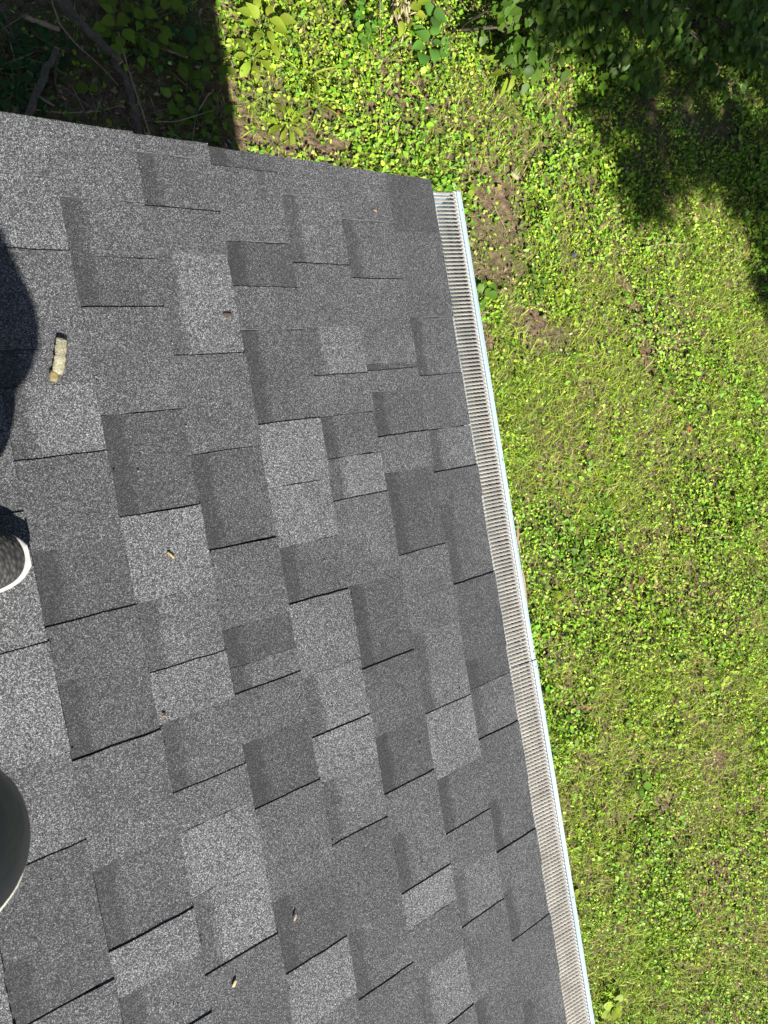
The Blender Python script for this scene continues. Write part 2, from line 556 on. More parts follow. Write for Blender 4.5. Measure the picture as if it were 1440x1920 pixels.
# two cross members close the panel ends, screws through the lip
for e in (0.058, 0.635, 1.092, 1.128, 1.694):
    V, F = tube([(0.0830, -e, GZ + 0.0035), (0.0830, -e, GZ + 0.0066)], [0.0022, 0.0018], 8)
    mesh('screw', V, F, M_DARK, gut)
V, F = boxm(0.0745, 0.086, -GEND + 0.0, -GEND - 0.0035, GZ - 0.002, GZ + 0.0066)
mesh('lip_end_gap', V, F, M_DARK, gut)


# ------------------------------------------------------------------ plants: leaf shapes
def leaf_mesh(name, outline, curl=0.12, fold=0.10, mat=None):
    """outline: half profile [(t along, half width)], unit length along +X, folded along the midrib"""
    V, F = [], []
    n = len(outline)
    for t, w in outline:
        z = -curl * (t - 0.35) ** 2 * 2.0
        V.append((t, 0, z)); V.append((t - 0.0, w, z + fold * w * 2)); V.append((t - 0.0, -w, z + fold * w * 2))
    for i in range(n - 1):
        a, b = i * 3, (i + 1) * 3
        F.append((a, b, b + 1, a + 1)); F.append((a, a + 2, b + 2, b))
    me = bpy.data.meshes.new(name)
    me.from_pydata(V, [], F); me.materials.append(mat or M_LEAF)
    me.polygons.foreach_set('use_smooth', [True] * len(me.polygons))
    me.update()
    return me


LM = {
    'heart': leaf_mesh('leaf_heart', [(-0.16, 0.20), (-0.10, 0.36), (0.08, 0.47), (0.30, 0.46), (0.55, 0.34), (0.80, 0.16), (1.0, 0.01)], 0.14, 0.10),
    'ovate': leaf_mesh('leaf_ovate', [(0.0, 0.02), (0.12, 0.19), (0.32, 0.30), (0.55, 0.28), (0.78, 0.15), (1.0, 0.01)], 0.22, 0.12),
    'lance': leaf_mesh('leaf_lance', [(0.0, 0.02), (0.2, 0.085), (0.45, 0.105), (0.75, 0.06), (1.0, 0.005)], 0.35, 0.2),
    'round': leaf_mesh('leaf_round', [(-0.05, 0.12), (0.1, 0.34), (0.35, 0.45), (0.65, 0.42), (0.88, 0.25), (1.0, 0.06)], 0.10, 0.06),
    'strap': leaf_mesh('leaf_strap', [(0.0, 0.035), (0.3, 0.055), (0.6, 0.06), (0.85, 0.045), (1.0, 0.005)], 0.55, 0.3),
    'spoon': leaf_mesh('leaf_spoon', [(0.0, 0.03), (0.3, 0.06), (0.55, 0.16), (0.78, 0.18), (0.94, 0.10), (1.0, 0.02)], 0.4, 0.12),
}


def place_leaf(shape, loc, az, pitch, roll, size, color, parent, wscale=1.0):
    o = bpy.data.objects.new('leaf', LM[shape])
    m = Matrix.Translation(loc) @ Matrix.Rotation(az, 4, 'Z') @ Matrix.Rotation(-pitch, 4, 'Y') @ Matrix.Rotation(roll, 4, 'X') @ Matrix.Diagonal((size, size * wscale, size, 1))
    o.parent = parent
    o.matrix_local = Matrix.Translation(-Vector(parent.location)) @ m
    o.color = (*color, 1)
    COL.objects.link(o)
    return o


def jit(c, r, a=0.2):
    k = 1 + r.uniform(-a, a)
    return tuple(max(0.0, x * k * (1 + r.uniform(-0.08, 0.08))) for x in c)


YG = (0.170, 0.225, 0.020)     # young yellow green
MG = (0.085, 0.150, 0.018)     # mid green
DG = (0.028, 0.075, 0.020)     # deep green
BG = (0.075, 0.175, 0.030)     # fresh blue green


def plant(name, label, cat, xy, shape, n, size, height, spread, color, group=None, seed=1, pitch=(-0.2, 0.3), mode='clump', wscale=1.0):
    """clump: leaves on stalks from one point; rosette: leaves from the ground; stem: leaves along leaning stems"""
    r = random.Random(seed)
    x, y = xy[0], xy[1]
    z = float(ground_z(x, y))
    root = empty(name, (x, y, z))
    tag(root, label, cat, group)
    parts = []
    if mode == 'clump':
        for i in range(n):
            az = i * 2.4 + r.uniform(-0.3, 0.3)
            rad = spread * math.sqrt((i + 0.5) / n) * r.uniform(0.85, 1.1)
            h = height * r.uniform(0.7, 1.1) * (1.1 - 0.4 * rad / max(spread, 1e-3))
            p = Vector((x + rad * math.cos(az), y + rad * math.sin(az), z + h))
            parts.append(tube([(0, 0, -0.01), ((p.x - x) * 0.4, (p.y - y) * 0.4, h * 0.65), (p.x - x, p.y - y, h)], [0.0022, 0.0018, 0.0013], 5, False))
            place_leaf(shape, p, az + r.uniform(-0.5, 0.5), r.uniform(*pitch), r.uniform(-0.35, 0.35), size * r.uniform(0.7, 1.1), jit(color, r), root, wscale)
    elif mode == 'rosette':
        for i in range(n):
            az = i * 2 * math.pi / n + r.uniform(-0.25, 0.25)
            p = Vector((x + 0.012 * math.cos(az), y + 0.012 * math.sin(az), z + height))
            place_leaf(shape, p, az, r.uniform(*pitch), r.uniform(-0.3, 0.3), size * r.uniform(0.75, 1.1), jit(color, r), root, wscale)
        parts.append(tube([(0, 0, -0.02), (0, 0, height)], [0.006, 0.004], 6))
    elif mode == 'stem':
        ns = max(1, n // 12)
        for k in range(ns):
            a0 = r.uniform(0, 6.28) if ns > 1 else r.uniform(-0.6, 0.6) - 1.4
            lean = spread * r.uniform(0.5, 1.0)
            top = Vector((lean * math.cos(a0), lean * math.sin(a0), height * r.uniform(0.8, 1.1)))
            parts.append(tube([(0, 0, -0.01), top * 0.5 + Vector((0, 0, height * 0.12)), top], [0.004, 0.003, 0.0015], 5, False))
            for i in range(n // ns):
                t = 0.3 + 0.7 * (i + 0.5) / (n / ns)
                c = top * t + Vector((0, 0, height * 0.25 * t * (1 - t)))
                place_leaf(shape, Vector((x, y, z)) + c, i * 2.4 + a0, r.uniform(*pitch), r.uniform(-0.3, 0.3), size * (1.15 - 0.5 * t) * r.uniform(0.8, 1.1), jit(color, r), root, wscale)
    v, f = join(*parts)
    mesh('stem', v, f, M_STEM, root, True)
    return root


# ------------------------------------------------------------------ photographer, crouching uphill at the edge of the picture
M_TROU = mat_plain('charcoal_cloth', (0.058, 0.064, 0.064), 0.5, 0.5, 18, 0.2, 0.35, 30, 0.012)
M_STRIPE = mat_plain('cream_side_stripe', (0.52, 0.51, 0.44), 0.7, 0.3, 60, 0.06)
M_KNIT = None


def mat_knit():
    a = NT('black_knit_upper')
    tc = a.n('ShaderNodeTexCoord')
    mp = a.n('ShaderNodeMapping'); mp.inputs['Scale'].default_value = (1.0, 0.55, 1.0)
    a.l(tc.outputs['Object'], mp.inputs[0])
    vo = a.n('ShaderNodeTexVoronoi', i_Scale=190.0); a.l(mp.outputs[0], vo.inputs['Vector'])
    c = a.ramp(vo.outputs['Distance'], [(0.1, (0.035, 0.034, 0.031)), (0.7, (0.012, 0.012, 0.012))])
    a.l(c, a.b.inputs['Base Color']); a.b.inputs['Roughness'].default_value = 0.7
    a.bump(vo.outputs['Distance'], 0.8, -0.003)
    return a.m


M_KNIT = mat_knit()
M_SOLE = mat_plain('white_rubber_sole', (0.30, 0.297, 0.275), 0.6, 0.3, 90, 0.25)
person = empty('person', (-1.45, -0.72, 3.13))
tag(person, 'person in charcoal trousers and black knit shoes with white soles crouching at the left', 'person')


def local(o, parent):
    o.parent = parent
    o.matrix_parent_inverse = Matrix.Translation(-Vector(parent.location))
    return o


def shoe(toe_s, toe_e, yaw, size=0.285):
    """lofted trainer: white sole, black knit upper, on the roof plane"""
    secs = [(0.0, 0.016, 0.030), (0.006, 0.027, 0.036), (0.02, 0.038, 0.044), (0.05, 0.045, 0.052), (0.10, 0.048, 0.062), (0.15, 0.044, 0.080), (0.20, 0.038, 0.100), (0.25, 0.036, 0.105), (0.275, 0.028, 0.100), (0.285, 0.008, 0.090)]
    c, s = math.cos(yaw), math.sin(yaw)
    o = Vector(roof(toe_s, toe_e, 0.0125)); ax = Vector((CO, 0, -SI)); ay = Vector((0, 1, 0)); az = RN
    fwd = ax * c + ay * s; sid = ay * c - ax * s

    def P(u, w, h): return o - fwd * u + sid * w + az * h

    def loft(kind):
        V, F = [], []
        K = 14
        for u, hw, ht in secs:
            if kind == 'sole': hw = hw + 0.0014; u2 = u - 0.0028 if u < 0.1 else u + 0.004
            else: u2 = u
            for k in range(K):
                if kind == 'sole':
                    t = 2 * math.pi * k / K
                    w = hw * math.copysign(abs(math.cos(t)) ** 0.45, math.cos(t)); h = 0.012 + 0.012 * math.copysign(abs(math.sin(t)) ** 0.45, math.sin(t)) + 0.010 * max(0, 0.06 - u) / 0.06
                else:
                    t = math.pi * k / (K - 1)
                    w = hw * math.cos(t); h = 0.016 + (ht - 0.016) * abs(math.sin(t)) ** 0.7
                V.append(P(u2, w - (0.0034 if kind == 'sole' else 0.0), h))
        n = len(secs)
        for i in range(n - 1):
            for k in range(K if kind == 'sole' else K - 1):
                k2 = (k + 1) % K
                F.append((i * K + k, i * K + k2, (i + 1) * K + k2, (i + 1) * K + k))
        F.append(tuple(range(K))); F.append(tuple((n - 1) * K + k for k in range(K))[::-1])
        return V, F
    V, F = loft('upper')
    up_ = local(mesh('shoe', V, F, M_KNIT, None, True), person)
    md = up_.modifiers.new('sub', 'SUBSURF'); md.levels = 2; md.render_levels = 2
    V, F = loft('sole')
    so = mesh('sole', V, F, M_SOLE, None, True); so.parent = up_
    md = so.modifiers.new('sub', 'SUBSURF'); md.levels = 2; md.render_levels = 2
    return up_


shoe(-1.020, 0.640, 0.02)
shoe(-1.145, 0.85, -0.05)


def skin_mesh(name, joints, edges, mat, parent, root=0):
    me = bpy.data.meshes.new(name)
    me.from_pydata([j[0] for j in joints], edges, [])
    me.materials.append(mat)
    o = bpy.data.objects.new(name, me)
    COL.objects.link(o); local(o, parent)
    sk = o.modifiers.new('skin', 'SKIN')
    for i, j in enumerate(joints):
        r = j[1]
        me.skin_vertices[0].data[i].radius = (r, r)
    me.skin_vertices[0].data[root].use_root = True
    sk.use_smooth_shade = True
    sb = o.modifiers.new('sub', 'SUBSURF'); sb.levels = 2; sb.render_levels = 2
    return o


def cloth_mesh(name, joints, edges, mat, parent, voxel=0.011):
    """tapered limbs between joints, fused into one continuous surface"""
    parts = []
    for a_, b_ in edges:
        (p, r0), (q, r1) = joints[a_], joints[b_]
        p, q = Vector(p), Vector(q)
        n_ = 8
        parts.append(tube([p.lerp(q, i / n_) for i in range(n_ + 1)], [r0 + (r1 - r0) * i / n_ for i in range(n_ + 1)], 20))
    for p, r0 in joints:
        V, F = [], []
        nu, nv = 20, 10
        for i in range(1, nv):
            t = math.pi * i / nv
            for k in range(nu):
                V.append(Vector(p) + Vector((math.sin(t) * math.cos(2 * math.pi * k / nu), math.sin(t) * math.sin(2 * math.pi * k / nu), math.cos(t))) * r0)
        for i in range(nv - 2):
            for k in range(nu):
                F.append((i * nu + k, (i + 1) * nu + k, (i + 1) * nu + (k + 1) % nu, i * nu + (k + 1) % nu))
        F.append(tuple(range(nu))); F.append(tuple((nv - 2) * nu + k for k in range(nu))[::-1])
        parts.append((V, F))
    v, f = join(*parts)
    o = mesh(name, v, f, mat, None, True)
    local(o, parent)
    rm = o.modifiers.new('fuse', 'REMESH'); rm.mode = 'VOXEL'; rm.voxel_size = voxel; rm.use_smooth_shade = True
    sm = o.modifiers.new('smooth', 'SMOOTH'); sm.iterations = 6; sm.factor = 0.5
    return o


KN = Vector((-1.042, -0.837, 3.526))
KN0 = (-1.033, -0.821, 3.578)
KN1 = (-1.051, -0.859, 3.459)
jt = [((-1.52, -0.72, 3.40), 0.15),                        # 0 pelvis
      ((-1.47, -0.83, 3.40), 0.105), ((-1.26, -0.835, 3.47), 0.088), (KN0, 0.068), (KN1, 0.081), ((-1.20, -0.86, 3.31), 0.072), ((-1.27, -0.85, 3.17), 0.055),
      ((-1.47, -0.61, 3.40), 0.105), ((-1.30, -0.55, 3.48), 0.085), ((-1.14, -0.50, 3.53), 0.070), ((-1.15, -0.56, 3.33), 0.066), ((-1.17, -0.63, 3.14), 0.052)]
trousers = cloth_mesh('trousers', jt, [(0, 1), (1, 2), (2, 3), (3, 4), (4, 5), (5, 6), (0, 7), (7, 8), (8, 9), (9, 10), (10, 11)], M_TROU, person)
M_SHIRT = mat_plain('grey_shirt', (0.12, 0.13, 0.15), 0.8, 0.2, 20, 0.15)
M_SKIN = mat_plain('skin', (0.42, 0.26, 0.18), 0.55, 0.4, 40, 0.08)
M_HAIR = mat_plain('brown_hair', (0.05, 0.03, 0.02), 0.6, 0.4, 120, 0.4)
jt = [((-1.52, -0.72, 3.45), 0.145), ((-1.46, -0.71, 3.68), 0.135), ((-1.40, -0.70, 3.88), 0.135), ((-1.33, -0.69, 4.02), 0.065),
      ((-1.37, -0.87, 3.95), 0.060), ((-1.040, -1.110, 3.84), 0.078), ((-1.10, -0.80, 3.94), 0.040),
      ((-1.37, -0.53, 3.95), 0.060), ((-1.22, -0.42, 3.77), 0.048), ((-1.08, -0.52, 3.95), 0.036)]
cloth_mesh('shirt', jt, [(0, 1), (1, 2), (2, 3), (2, 4), (4, 5), (5, 6), (2, 7), (7, 8), (8, 9)], M_SHIRT, person)
jt = [((-1.35, -0.69, 4.02), 0.055), ((-1.31, -0.685, 4.09), 0.055), ((-1.27, -0.68, 4.17), 0.082), ((-1.26, -0.68, 4.24), 0.085), ((-1.275, -0.68, 4.30), 0.06),
      ((-1.175, -0.675, 4.185), 0.016), ((-1.195, -0.675, 4.215), 0.012)]
head = skin_mesh('head', jt, [(0, 1), (1, 2), (2, 3), (3, 4), (2, 5), (5, 6)], M_SKIN, person)
hv, hf = [], []
for i in range(7):
    for k in range(14):
        t = i / 6 * 1.75; a = 2 * math.pi * k / 14
        hv.append((-1.283 + 0.108 * math.sin(t) * math.cos(a), -0.68 + 0.098 * math.sin(t) * math.sin(a), 4.235 + 0.125 * math.cos(t) - 0.03 * math.sin(t) * math.cos(a) * -1))
for i in range(6):
    for k in range(14):
        hf.append((i * 14 + k, i * 14 + (k + 1) % 14, (i + 1) * 14 + (k + 1) % 14, (i + 1) * 14 + k))
hair = mesh('hair', hv, hf, M_HAIR, None, True)
local(hair, person)
for sy, wr in ((-1, (-1.10, -0.80, 3.94)), (1, (-1.08, -0.52, 3.95))):
    w = Vector(wr); d = (Vector((-0.99, -0.64 + 0.03 * sy, 4.12)) - w).normalized()
    side = d.cross(Vector((0, 0, 1))).normalized() * sy
    js = [(tuple(w - d * 0.02), 0.028), (tuple(w + d * 0.05), 0.032)]
    ed = [(0, 1)]
    for q, ln in enumerate((0.075, 0.085, 0.08, 0.065)):
        b = w + d * 0.075 + side * (0.030 - 0.02 * q)
        i0 = len(js)
        js += [(tuple(b), 0.011), (tuple(b + d * ln * 0.55), 0.009), (tuple(b + d * ln * 0.85 - side.cross(d) * ln * 0.3), 0.008)]
        ed += [(1, i0), (i0, i0 + 1), (i0 + 1, i0 + 2)]
    i0 = len(js)
    js += [(tuple(w + d * 0.03 + side * 0.035), 0.013), (tuple(w + d * 0.065 + side * 0.055), 0.010)]
    ed += [(1, i0), (i0, i0 + 1)]
    skin_mesh('hand', js, ed, M_SKIN, person)
# pale piping along the outer seam of the knee that shows in the picture
SV, SF = [], []
for i in range(25):
    t = -0.35 + 2.5 * i / 24                     # from the front of the knee round to the side that faces the sun
    for k in range(3):
        q = -0.12 + (0.10 + 0.20 * min(1.0, i / 14)) * k
        d = (Vector((0.910, -0.166, 0.380)) * math.cos(t) - Vector((0.175, 0.985, 0.013)) * math.sin(t)) * math.cos(q) + Vector((-0.376, 0.054, 0.925)) * math.sin(q)
        SV.append(Vector(KN1) + d * (0.0800 if k != 1 else 0.0815))
for i in range(24):
    for k in range(2):
        SF.append((i * 3 + k, i * 3 + k + 1, (i + 1) * 3 + k + 1, (i + 1) * 3 + k))
st_ = mesh('side_stripe', SV, SF, M_STRIPE, None, True)
st_.parent = trousers

# ------------------------------------------------------------------ small things lying on the roof
def lump(name, label, cat, s, e, az, L, W, T, mat, seed, h0=0.010, tilt=0.0, color=None, parts=None):
    """an irregular flat chip: ring sections along its length, lying on the shingles"""
    r = random.Random(seed)
    n, K = (15, 9) if mat is M_CHIP else (9, 8)
    V, F = [], []
    for i in range(n):
        t = i / (n - 1)
        w = W * ((0.35 if mat is not M_CHIP else 0.70) + (0.65 if mat is not M_CHIP else 0.30) * abs(math.sin(math.pi * min(1, 0.12 + 0.8 * t))) ** 0.6) * r.uniform(0.84, 1.12)
        th = T * (0.5 + 0.5 * math.sin(math.pi * min(1, 0.1 + 0.85 * t))) * r.uniform(0.8, 1.15)
        for k in range(K):
            a = 2 * math.pi * k / K
            u = (t - 0.5) * L; q = w * 0.5 * math.cos(a) ; hh = h0 + th * 0.5 * (1 + math.sin(a)) * r.uniform(0.9, 1.1) + max(0, tilt) * (t) * L
            V.append(roof(s + u * math.cos(az) - q * math.sin(az), e + u * math.sin(az) + q * math.cos(az), hh))
    for i in range(n - 1):
        for k in range(K):
            F.append((i * K + k, i * K + (k + 1) % K, (i + 1) * K + (k + 1) % K, (i + 1) * K + k))
    F.append(tuple(range(K))[::-1]); F.append(tuple((n - 1) * K + k for k in range(K)))
    c = Vector(roof(s, e, h0))
    V = [Vector(v) - c for v in V]
    o = mesh(name, V, F, mat, None, True)
    o.location = c
    if color: o.color = (*color, 1)
    tag(o, label, cat)
    return o


M_CHIP = mat_plain('pale_dry_wood', (0.215, 0.205, 0.140), 0.95, 0.1, 330, 0.5, 0.8, 420, 0.003)
M_CHIPB = mat_plain('bark_end', (0.16, 0.125, 0.06), 0.9, 0.2, 150, 0.35, 0.6, 300, 0.003)
chip = empty('wood_chip', roof(-0.95, 0.36, 0.01))
(cs, ce) = (-0.908, 0.359)
(cs2, ce2) = (-0.922, 0.391)
a_ = lump('chip_body', None, None, cs, ce, math.atan2(-0.058, 0.016), 0.054, 0.0190, 0.009, M_CHIP, 3, 0.010, 0.10)
b_ = lump('chip_end', None, None, cs2 + 0.001, ce2 - 0.004, math.atan2(-0.058, 0.010), 0.018, 0.014, 0.007, M_CHIPB, 4, 0.0095)
chip.location = a_.location
for o in (a_, b_):
    o.parent = chip; o.location = Vector(o.location) - Vector(chip.location) if o is b_ else Vector((0, 0, 0))
tag(chip, 'pale yellowish wood chip lying on the shingles next to the round shadow', 'wood chip')
for nm, lb, (s_, e_), az, L, W, T, colr, sd2 in (
        ('dry_bud', 'curled tan dry bud on a light shingle right of the shoe', (-0.785, 0.688), 0.9, 0.015, 0.0042, 0.003, (0.30, 0.21, 0.09), 5),
        ('dry_petal', 'tiny cream dry petal on the lower middle shingles', (-0.676, 1.359), -1.0, 0.011, 0.0050, 0.003, (0.36, 0.31, 0.22), 6),
        ('dry_petal', 'small yellowish dry petal near the bottom edge of the picture', (-0.812, 1.404), -0.9, 0.012, 0.0060, 0.004, (0.36, 0.30, 0.15), 7),
        ('dry_bud', 'tiny tan crumb on the shingles near the upper roof corner', (-0.192, 0.080), 0.4, 0.009, 0.0050, 0.003, (0.22, 0.15, 0.065), 8),
        ('twig_fragment', 'brown crumbled leaf stuck on the light shingle near the top', (-0.594, 0.295), 0.1, 0.016, 0.0075, 0.0008, (0.06, 0.042, 0.030), 9),
        ('dry_bud', 'reddish brown speck on the light shingle left of centre bottom', (-0.847, 0.937), 0.3, 0.007, 0.0040, 0.003, (0.16, 0.095, 0.055), 10)):
    lump(nm, lb, 'plant debris', s_, e_, az, L, W, T, M_DRYO, sd2, 0.0095, 0.05, colr)

# loose grit, seed husks and dust caught on the shingles
ng = 260
gs_ = -rng.uniform(0.01, 1.25, ng); ge_ = rng.uniform(0.02, 2.0, ng)
half = rng.random(ng) < 0.5                      # half of it collects against the butt edges
gs_[half] = -EXPO * np.round(-gs_[half] / EXPO) + rng.uniform(0.001, 0.006, half.sum())
GV = np.zeros((ng, 8, 3))
gr = rng.uniform(0.0004, 0.0010, ng)
ga = rng.uniform(0, 6.28, ng)
for k, (a1, a2, a3) in enumerate([(x_, y_, z_) for z_ in (-1, 1) for y_ in (-1, 1) for x_ in (-1, 1)]):
    u_ = a1 * gr * 1.6; w_ = a2 * gr * (0.8 if a3 > 0 else 1.0)
    ss = gs_ + u_ * np.cos(ga) - w_ * np.sin(ga); ee = ge_ + u_ * np.sin(ga) + w_ * np.cos(ga)
    hh_ = 0.0085 + a3 * gr * 0.8
    GV[:, k, 0] = ss * CO + hh_ * SI; GV[:, k, 1] = -ee; GV[:, k, 2] = EAVE - ss * SI + hh_ * CO
gc = tint0 = np.array([(0.02, 0.02, 0.02), (0.10, 0.075, 0.05), (0.26, 0.22, 0.15)])[rng.choice(3, ng, p=[0.55, 0.27, 0.18])]
go = bulk('roof_grit', GV, [(0, 2, 3, 1), (4, 5, 7, 6), (0, 1, 5, 4), (2, 6, 7, 3), (0, 4, 6, 2), (1, 3, 7, 5)], M_DRY, gc)
tag(go, 'loose dark grit and pale seed husks strewn over the shingles', 'grit', kind='stuff')

# ------------------------------------------------------------------ branches and twigs on the ground
def branch(name, label, pts, r0, r1, mat, cat='branch', group=None, cut=None, seed=1, side=()):
    """a stick through the given points with kinks; optional cut end and side twigs as parts"""
    r = random.Random(seed)
    P = [Vector(p) for p in pts]
    fine = []
    for i in range(len(P) - 1):
        for k in range(4):
            t = k / 4
            q = P[i].lerp(P[i + 1], t)
            if 0 < i + t: q = q + Vector((r.uniform(-1, 1), r.uniform(-1, 1), r.uniform(-0.5, 0.5))) * r0 * 0.30
            fine.append(q)
    fine.append(P[-1])
    n = len(fine)
    rad = [(r0 + (r1 - r0) * i / (n - 1)) * r.uniform(0.88, 1.12) for i in range(n)]
    root = empty(name, tuple(P[0])) if (cut or side) else None
    V, F = tube([q - P[0] for q in fine], rad, 10 if r0 > 0.008 else 6)
    o = mesh('wood' if root else name, V, F, mat, root, True)
    if not root: o.location = P[0]
    if cut:
        d = (fine[-1] - fine[-2]).normalized()
        V, F = tube([fine[-1] - P[0] - d * 0.001, fine[-1] - P[0] + d * 0.004], [rad[-1] * 0.93, rad[-1] * 0.88], 12)
        mesh('cut_end', V, F, M_CUT, root)
    for sp in side:
        V, F = tube([Vector(p) - P[0] for p in sp], [r1 * 0.5, r1 * 0.4, r1 * 0.2][:len(sp)], 5)
        mesh('side_twig', V, F, mat, root, True)
    tag(root or o, label, cat, group)


G1 = 'sticks lying in the shade behind the house'
branch('fallen_branch', 'thick dark branch with reddish sawn end in the shaded corner', [(-0.463, 1.747, 0.300), (-0.363, 1.604, 0.270), (-0.279, 1.540, 0.240), (-0.203, 1.467, 0.210)], 0.025, 0.016, M_BARK, group=G1, cut=True, seed=3)
branch('fallen_branch', 'grey branch running from the sawn end down towards the roof edge', [(-0.219, 1.530, 0.120), (-0.172, 1.430, 0.120), (-0.165, 1.295, 0.110), (-0.150, 1.120, 0.100)], 0.016, 0.013, M_BARK, group=G1, seed=4)
branch('fallen_branch', 'broken thick stick leaning left of the sawn branch', [(-0.668, 1.223, 0.100), (-0.580, 1.383, 0.110), (-0.520, 1.484, 0.120), (-0.469, 1.561, 0.130)], 0.017, 0.015, M_BARK, group=G1, cut=True, seed=5)
branch('fallen_branch', 'reddish decayed branch piece in the upper left litter', [(-0.574, 1.730, 0.080), (-0.514, 1.714, 0.070), (-0.431, 1.689, 0.060)], 0.010, 0.012, M_TWIG, group=G1, seed=6)
branch('fallen_branch', 'slim bent stick beside the broken thick stick', [(-0.422, 1.604, 0.060), (-0.474, 1.530, 0.080), (-0.493, 1.448, 0.070), (-0.489, 1.373, 0.050)], 0.006, 0.005, M_BARK, group=G1, seed=7)
branch('twig', 'long thin twig crossing the shaded litter diagonally', [(-0.458, 1.746, 0.200), (-0.441, 1.668, 0.160), (-0.381, 1.599, 0.120), (-0.274, 1.511, 0.080), (-0.207, 1.433, 0.060)], 0.0040, 0.0022, M_TWIG, 'twig', G1, seed=8, side=([(-0.381, 1.599, 0.120), (-0.363, 1.638, 0.140), (-0.354, 1.689, 0.130)],))
branch('twig', 'pale straight twig at the far left of the shade', [(-0.746, 1.491, 0.050), (-0.650, 1.538, 0.060), (-0.567, 1.574, 0.070)], 0.0035, 0.0022, M_TWIG, 'twig', G1, seed=9)
branch('twig', 'knotty stick pointing at the young leaves in the shade', [(-0.097, 1.687, 0.080), (-0.015, 1.623, 0.090), (0.084, 1.590, 0.080), (0.147, 1.569, 0.080)], 0.0065, 0.0060, M_TWIG, 'twig', G1, cut=True, seed=10)
branch('twig', 'green brown vine stem rising along the sawn branch', [(-0.168, 1.668, 0.100), (-0.158, 1.542, 0.100), (-0.142, 1.450, 0.080), (-0.121, 1.344, 0.060), (-0.095, 1.193, 0.050)], 0.0045, 0.0040, M_TWIG, 'twig', G1, seed=11)
branch('twig', 'bent straw coloured twig near the shadow line', [(0.166, 1.317, 0.050), (0.230, 1.396, 0.070), (0.247, 1.399, 0.070)], 0.0032, 0.0025, M_TWIG, 'twig', G1, seed=12)
branch('twig', 'thin arching twig low in the shade above the roof edge', [(-0.064, 1.259, 0.060), (0.039, 1.254, 0.070), (0.139, 1.286, 0.060), (0.257, 1.325, 0.050)], 0.0030, 0.0018, M_TWIG, 'twig', G1, seed=13)
branch('twig', 'dark slim twig along the bottom left litter', [(-0.620, 1.319, 0.050), (-0.480, 1.303, 0.050), (-0.307, 1.314, 0.050), (-0.196, 1.345, 0.050)], 0.0030, 0.0020, M_TWIG, 'twig', G1, seed=14)
branch('twig', 'forked grey twig at the upper left corner', [(-0.671, 1.763, 0.100), (-0.657, 1.689, 0.090), (-0.639, 1.635, 0.080), (-0.629, 1.607, 0.060)], 0.0040, 0.0025, M_BARK, 'twig', G1, seed=15, side=([(-0.639, 1.635, 0.080), (-0.604, 1.662, 0.100), (-0.584, 1.724, 0.100)],))
branch('wood_splinter', 'orange brown wood splinter beside the broken stick', [(-0.584, 1.386, 0.040), (-0.555, 1.362, 0.050), (-0.517, 1.339, 0.040)], 0.008, 0.006, M_TWIG, 'wood splinter', seed=16)
G2 = 'twigs on the sunny grass'
branch('twig', 'curved pale twig on the grass just below the tree shadow', [(2.821, 0.481, 0.035), (2.970, 0.497, 0.045), (3.088, 0.497, 0.045), (3.223, 0.483, 0.035)], 0.0055, 0.0035, M_TWIG, 'twig', G2, seed=21)
branch('fallen_branch', 'yellowish lichen covered stick beside the gutter', [(1.625, -1.013, 0.030), (1.614, -1.154, 0.035), (1.609, -1.361, 0.035), (1.603, -1.569, 0.030)], 0.009, 0.008, M_TWIG, 'branch', seed=22)
branch('twig', 'thin straight twig in the shaded grass at the right', [(3.831, 1.149, 0.050), (3.860, 0.996, 0.050), (3.883, 0.863, 0.050)], 0.0030, 0.0022, M_TWIG, 'twig', G2, seed=23, )
branch('twig', 'slender straw stalk on the lawn halfway down at the right', [(2.981, -1.407, 0.050), (3.109, -1.424, 0.055), (3.295, -1.459, 0.050)], 0.0024, 0.0016, M_TWIG, 'twig', G2, seed=24)
branch('twig', 'thin straw stalk on bare soil beside the gutter end', [(1.815, 0.794, 0.020), (1.848, 0.715, 0.020), (1.873, 0.651, 0.020)], 0.0024, 0.0020, M_TWIG, 'twig', G2, seed=25)
branch('twig', 'long straw stalk hanging from the dead clump', [(1.250, 1.915, 0.120), (1.234, 1.769, 0.100), (1.235, 1.643, 0.050)], 0.0026, 0.0020, M_TWIG, 'twig', G2, seed=26)
branch('twig', 'thick pale straw stalk in the weeds below the dead clump', [(1.357, 1.534, 0.030), (1.398, 1.497, 0.035), (1.443, 1.453, 0.030)], 0.0050, 0.0045, M_TWIG, 'twig', G2, seed=27)
branch('twig', 'bent straw stalk right of the dead clump', [(1.307, 1.822, 0.140), (1.329, 1.771, 0.120), (1.361, 1.737, 0.090)], 0.0034, 0.0028, M_TWIG, 'twig', G2, seed=28)
branch('twig', 'small forked twig on the lawn near the gutter joint', [(2.255, -2.345, 0.030), (2.263, -2.415, 0.035), (2.262, -2.467, 0.030)], 0.0026, 0.0016, M_TWIG, 'twig', G2, seed=29)


# ------------------------------------------------------------------ fallen dry leaves, stone, scraps
def dry_leaf(label, p, az, size, color, seed, name='fallen_leaf', cat='dry leaf', group='dry leaves on the grass'):
    r = random.Random(seed)
    o = bpy.data.objects.new(name, LM['ovate'].copy())
    o.data.materials.clear(); o.data.materials.append(M_DRYO)
    for v_ in o.data.vertices: v_.co.z += r.uniform(-0.05, 0.05) + 0.25 * v_.co.y ** 2
    o.matrix_world = Matrix.Translation(p) @ Matrix.Rotation(az, 4, 'Z') @ Matrix.Rotation(r.uniform(-0.3, 0.3), 4, 'Y') @ Matrix.Rotation(r.uniform(-0.3, 0.3), 4, 'X') @ Matrix.Scale(size, 4)
    o.color = (*color, 1)
    COL.objects.link(o); tag(o, label, cat, group)


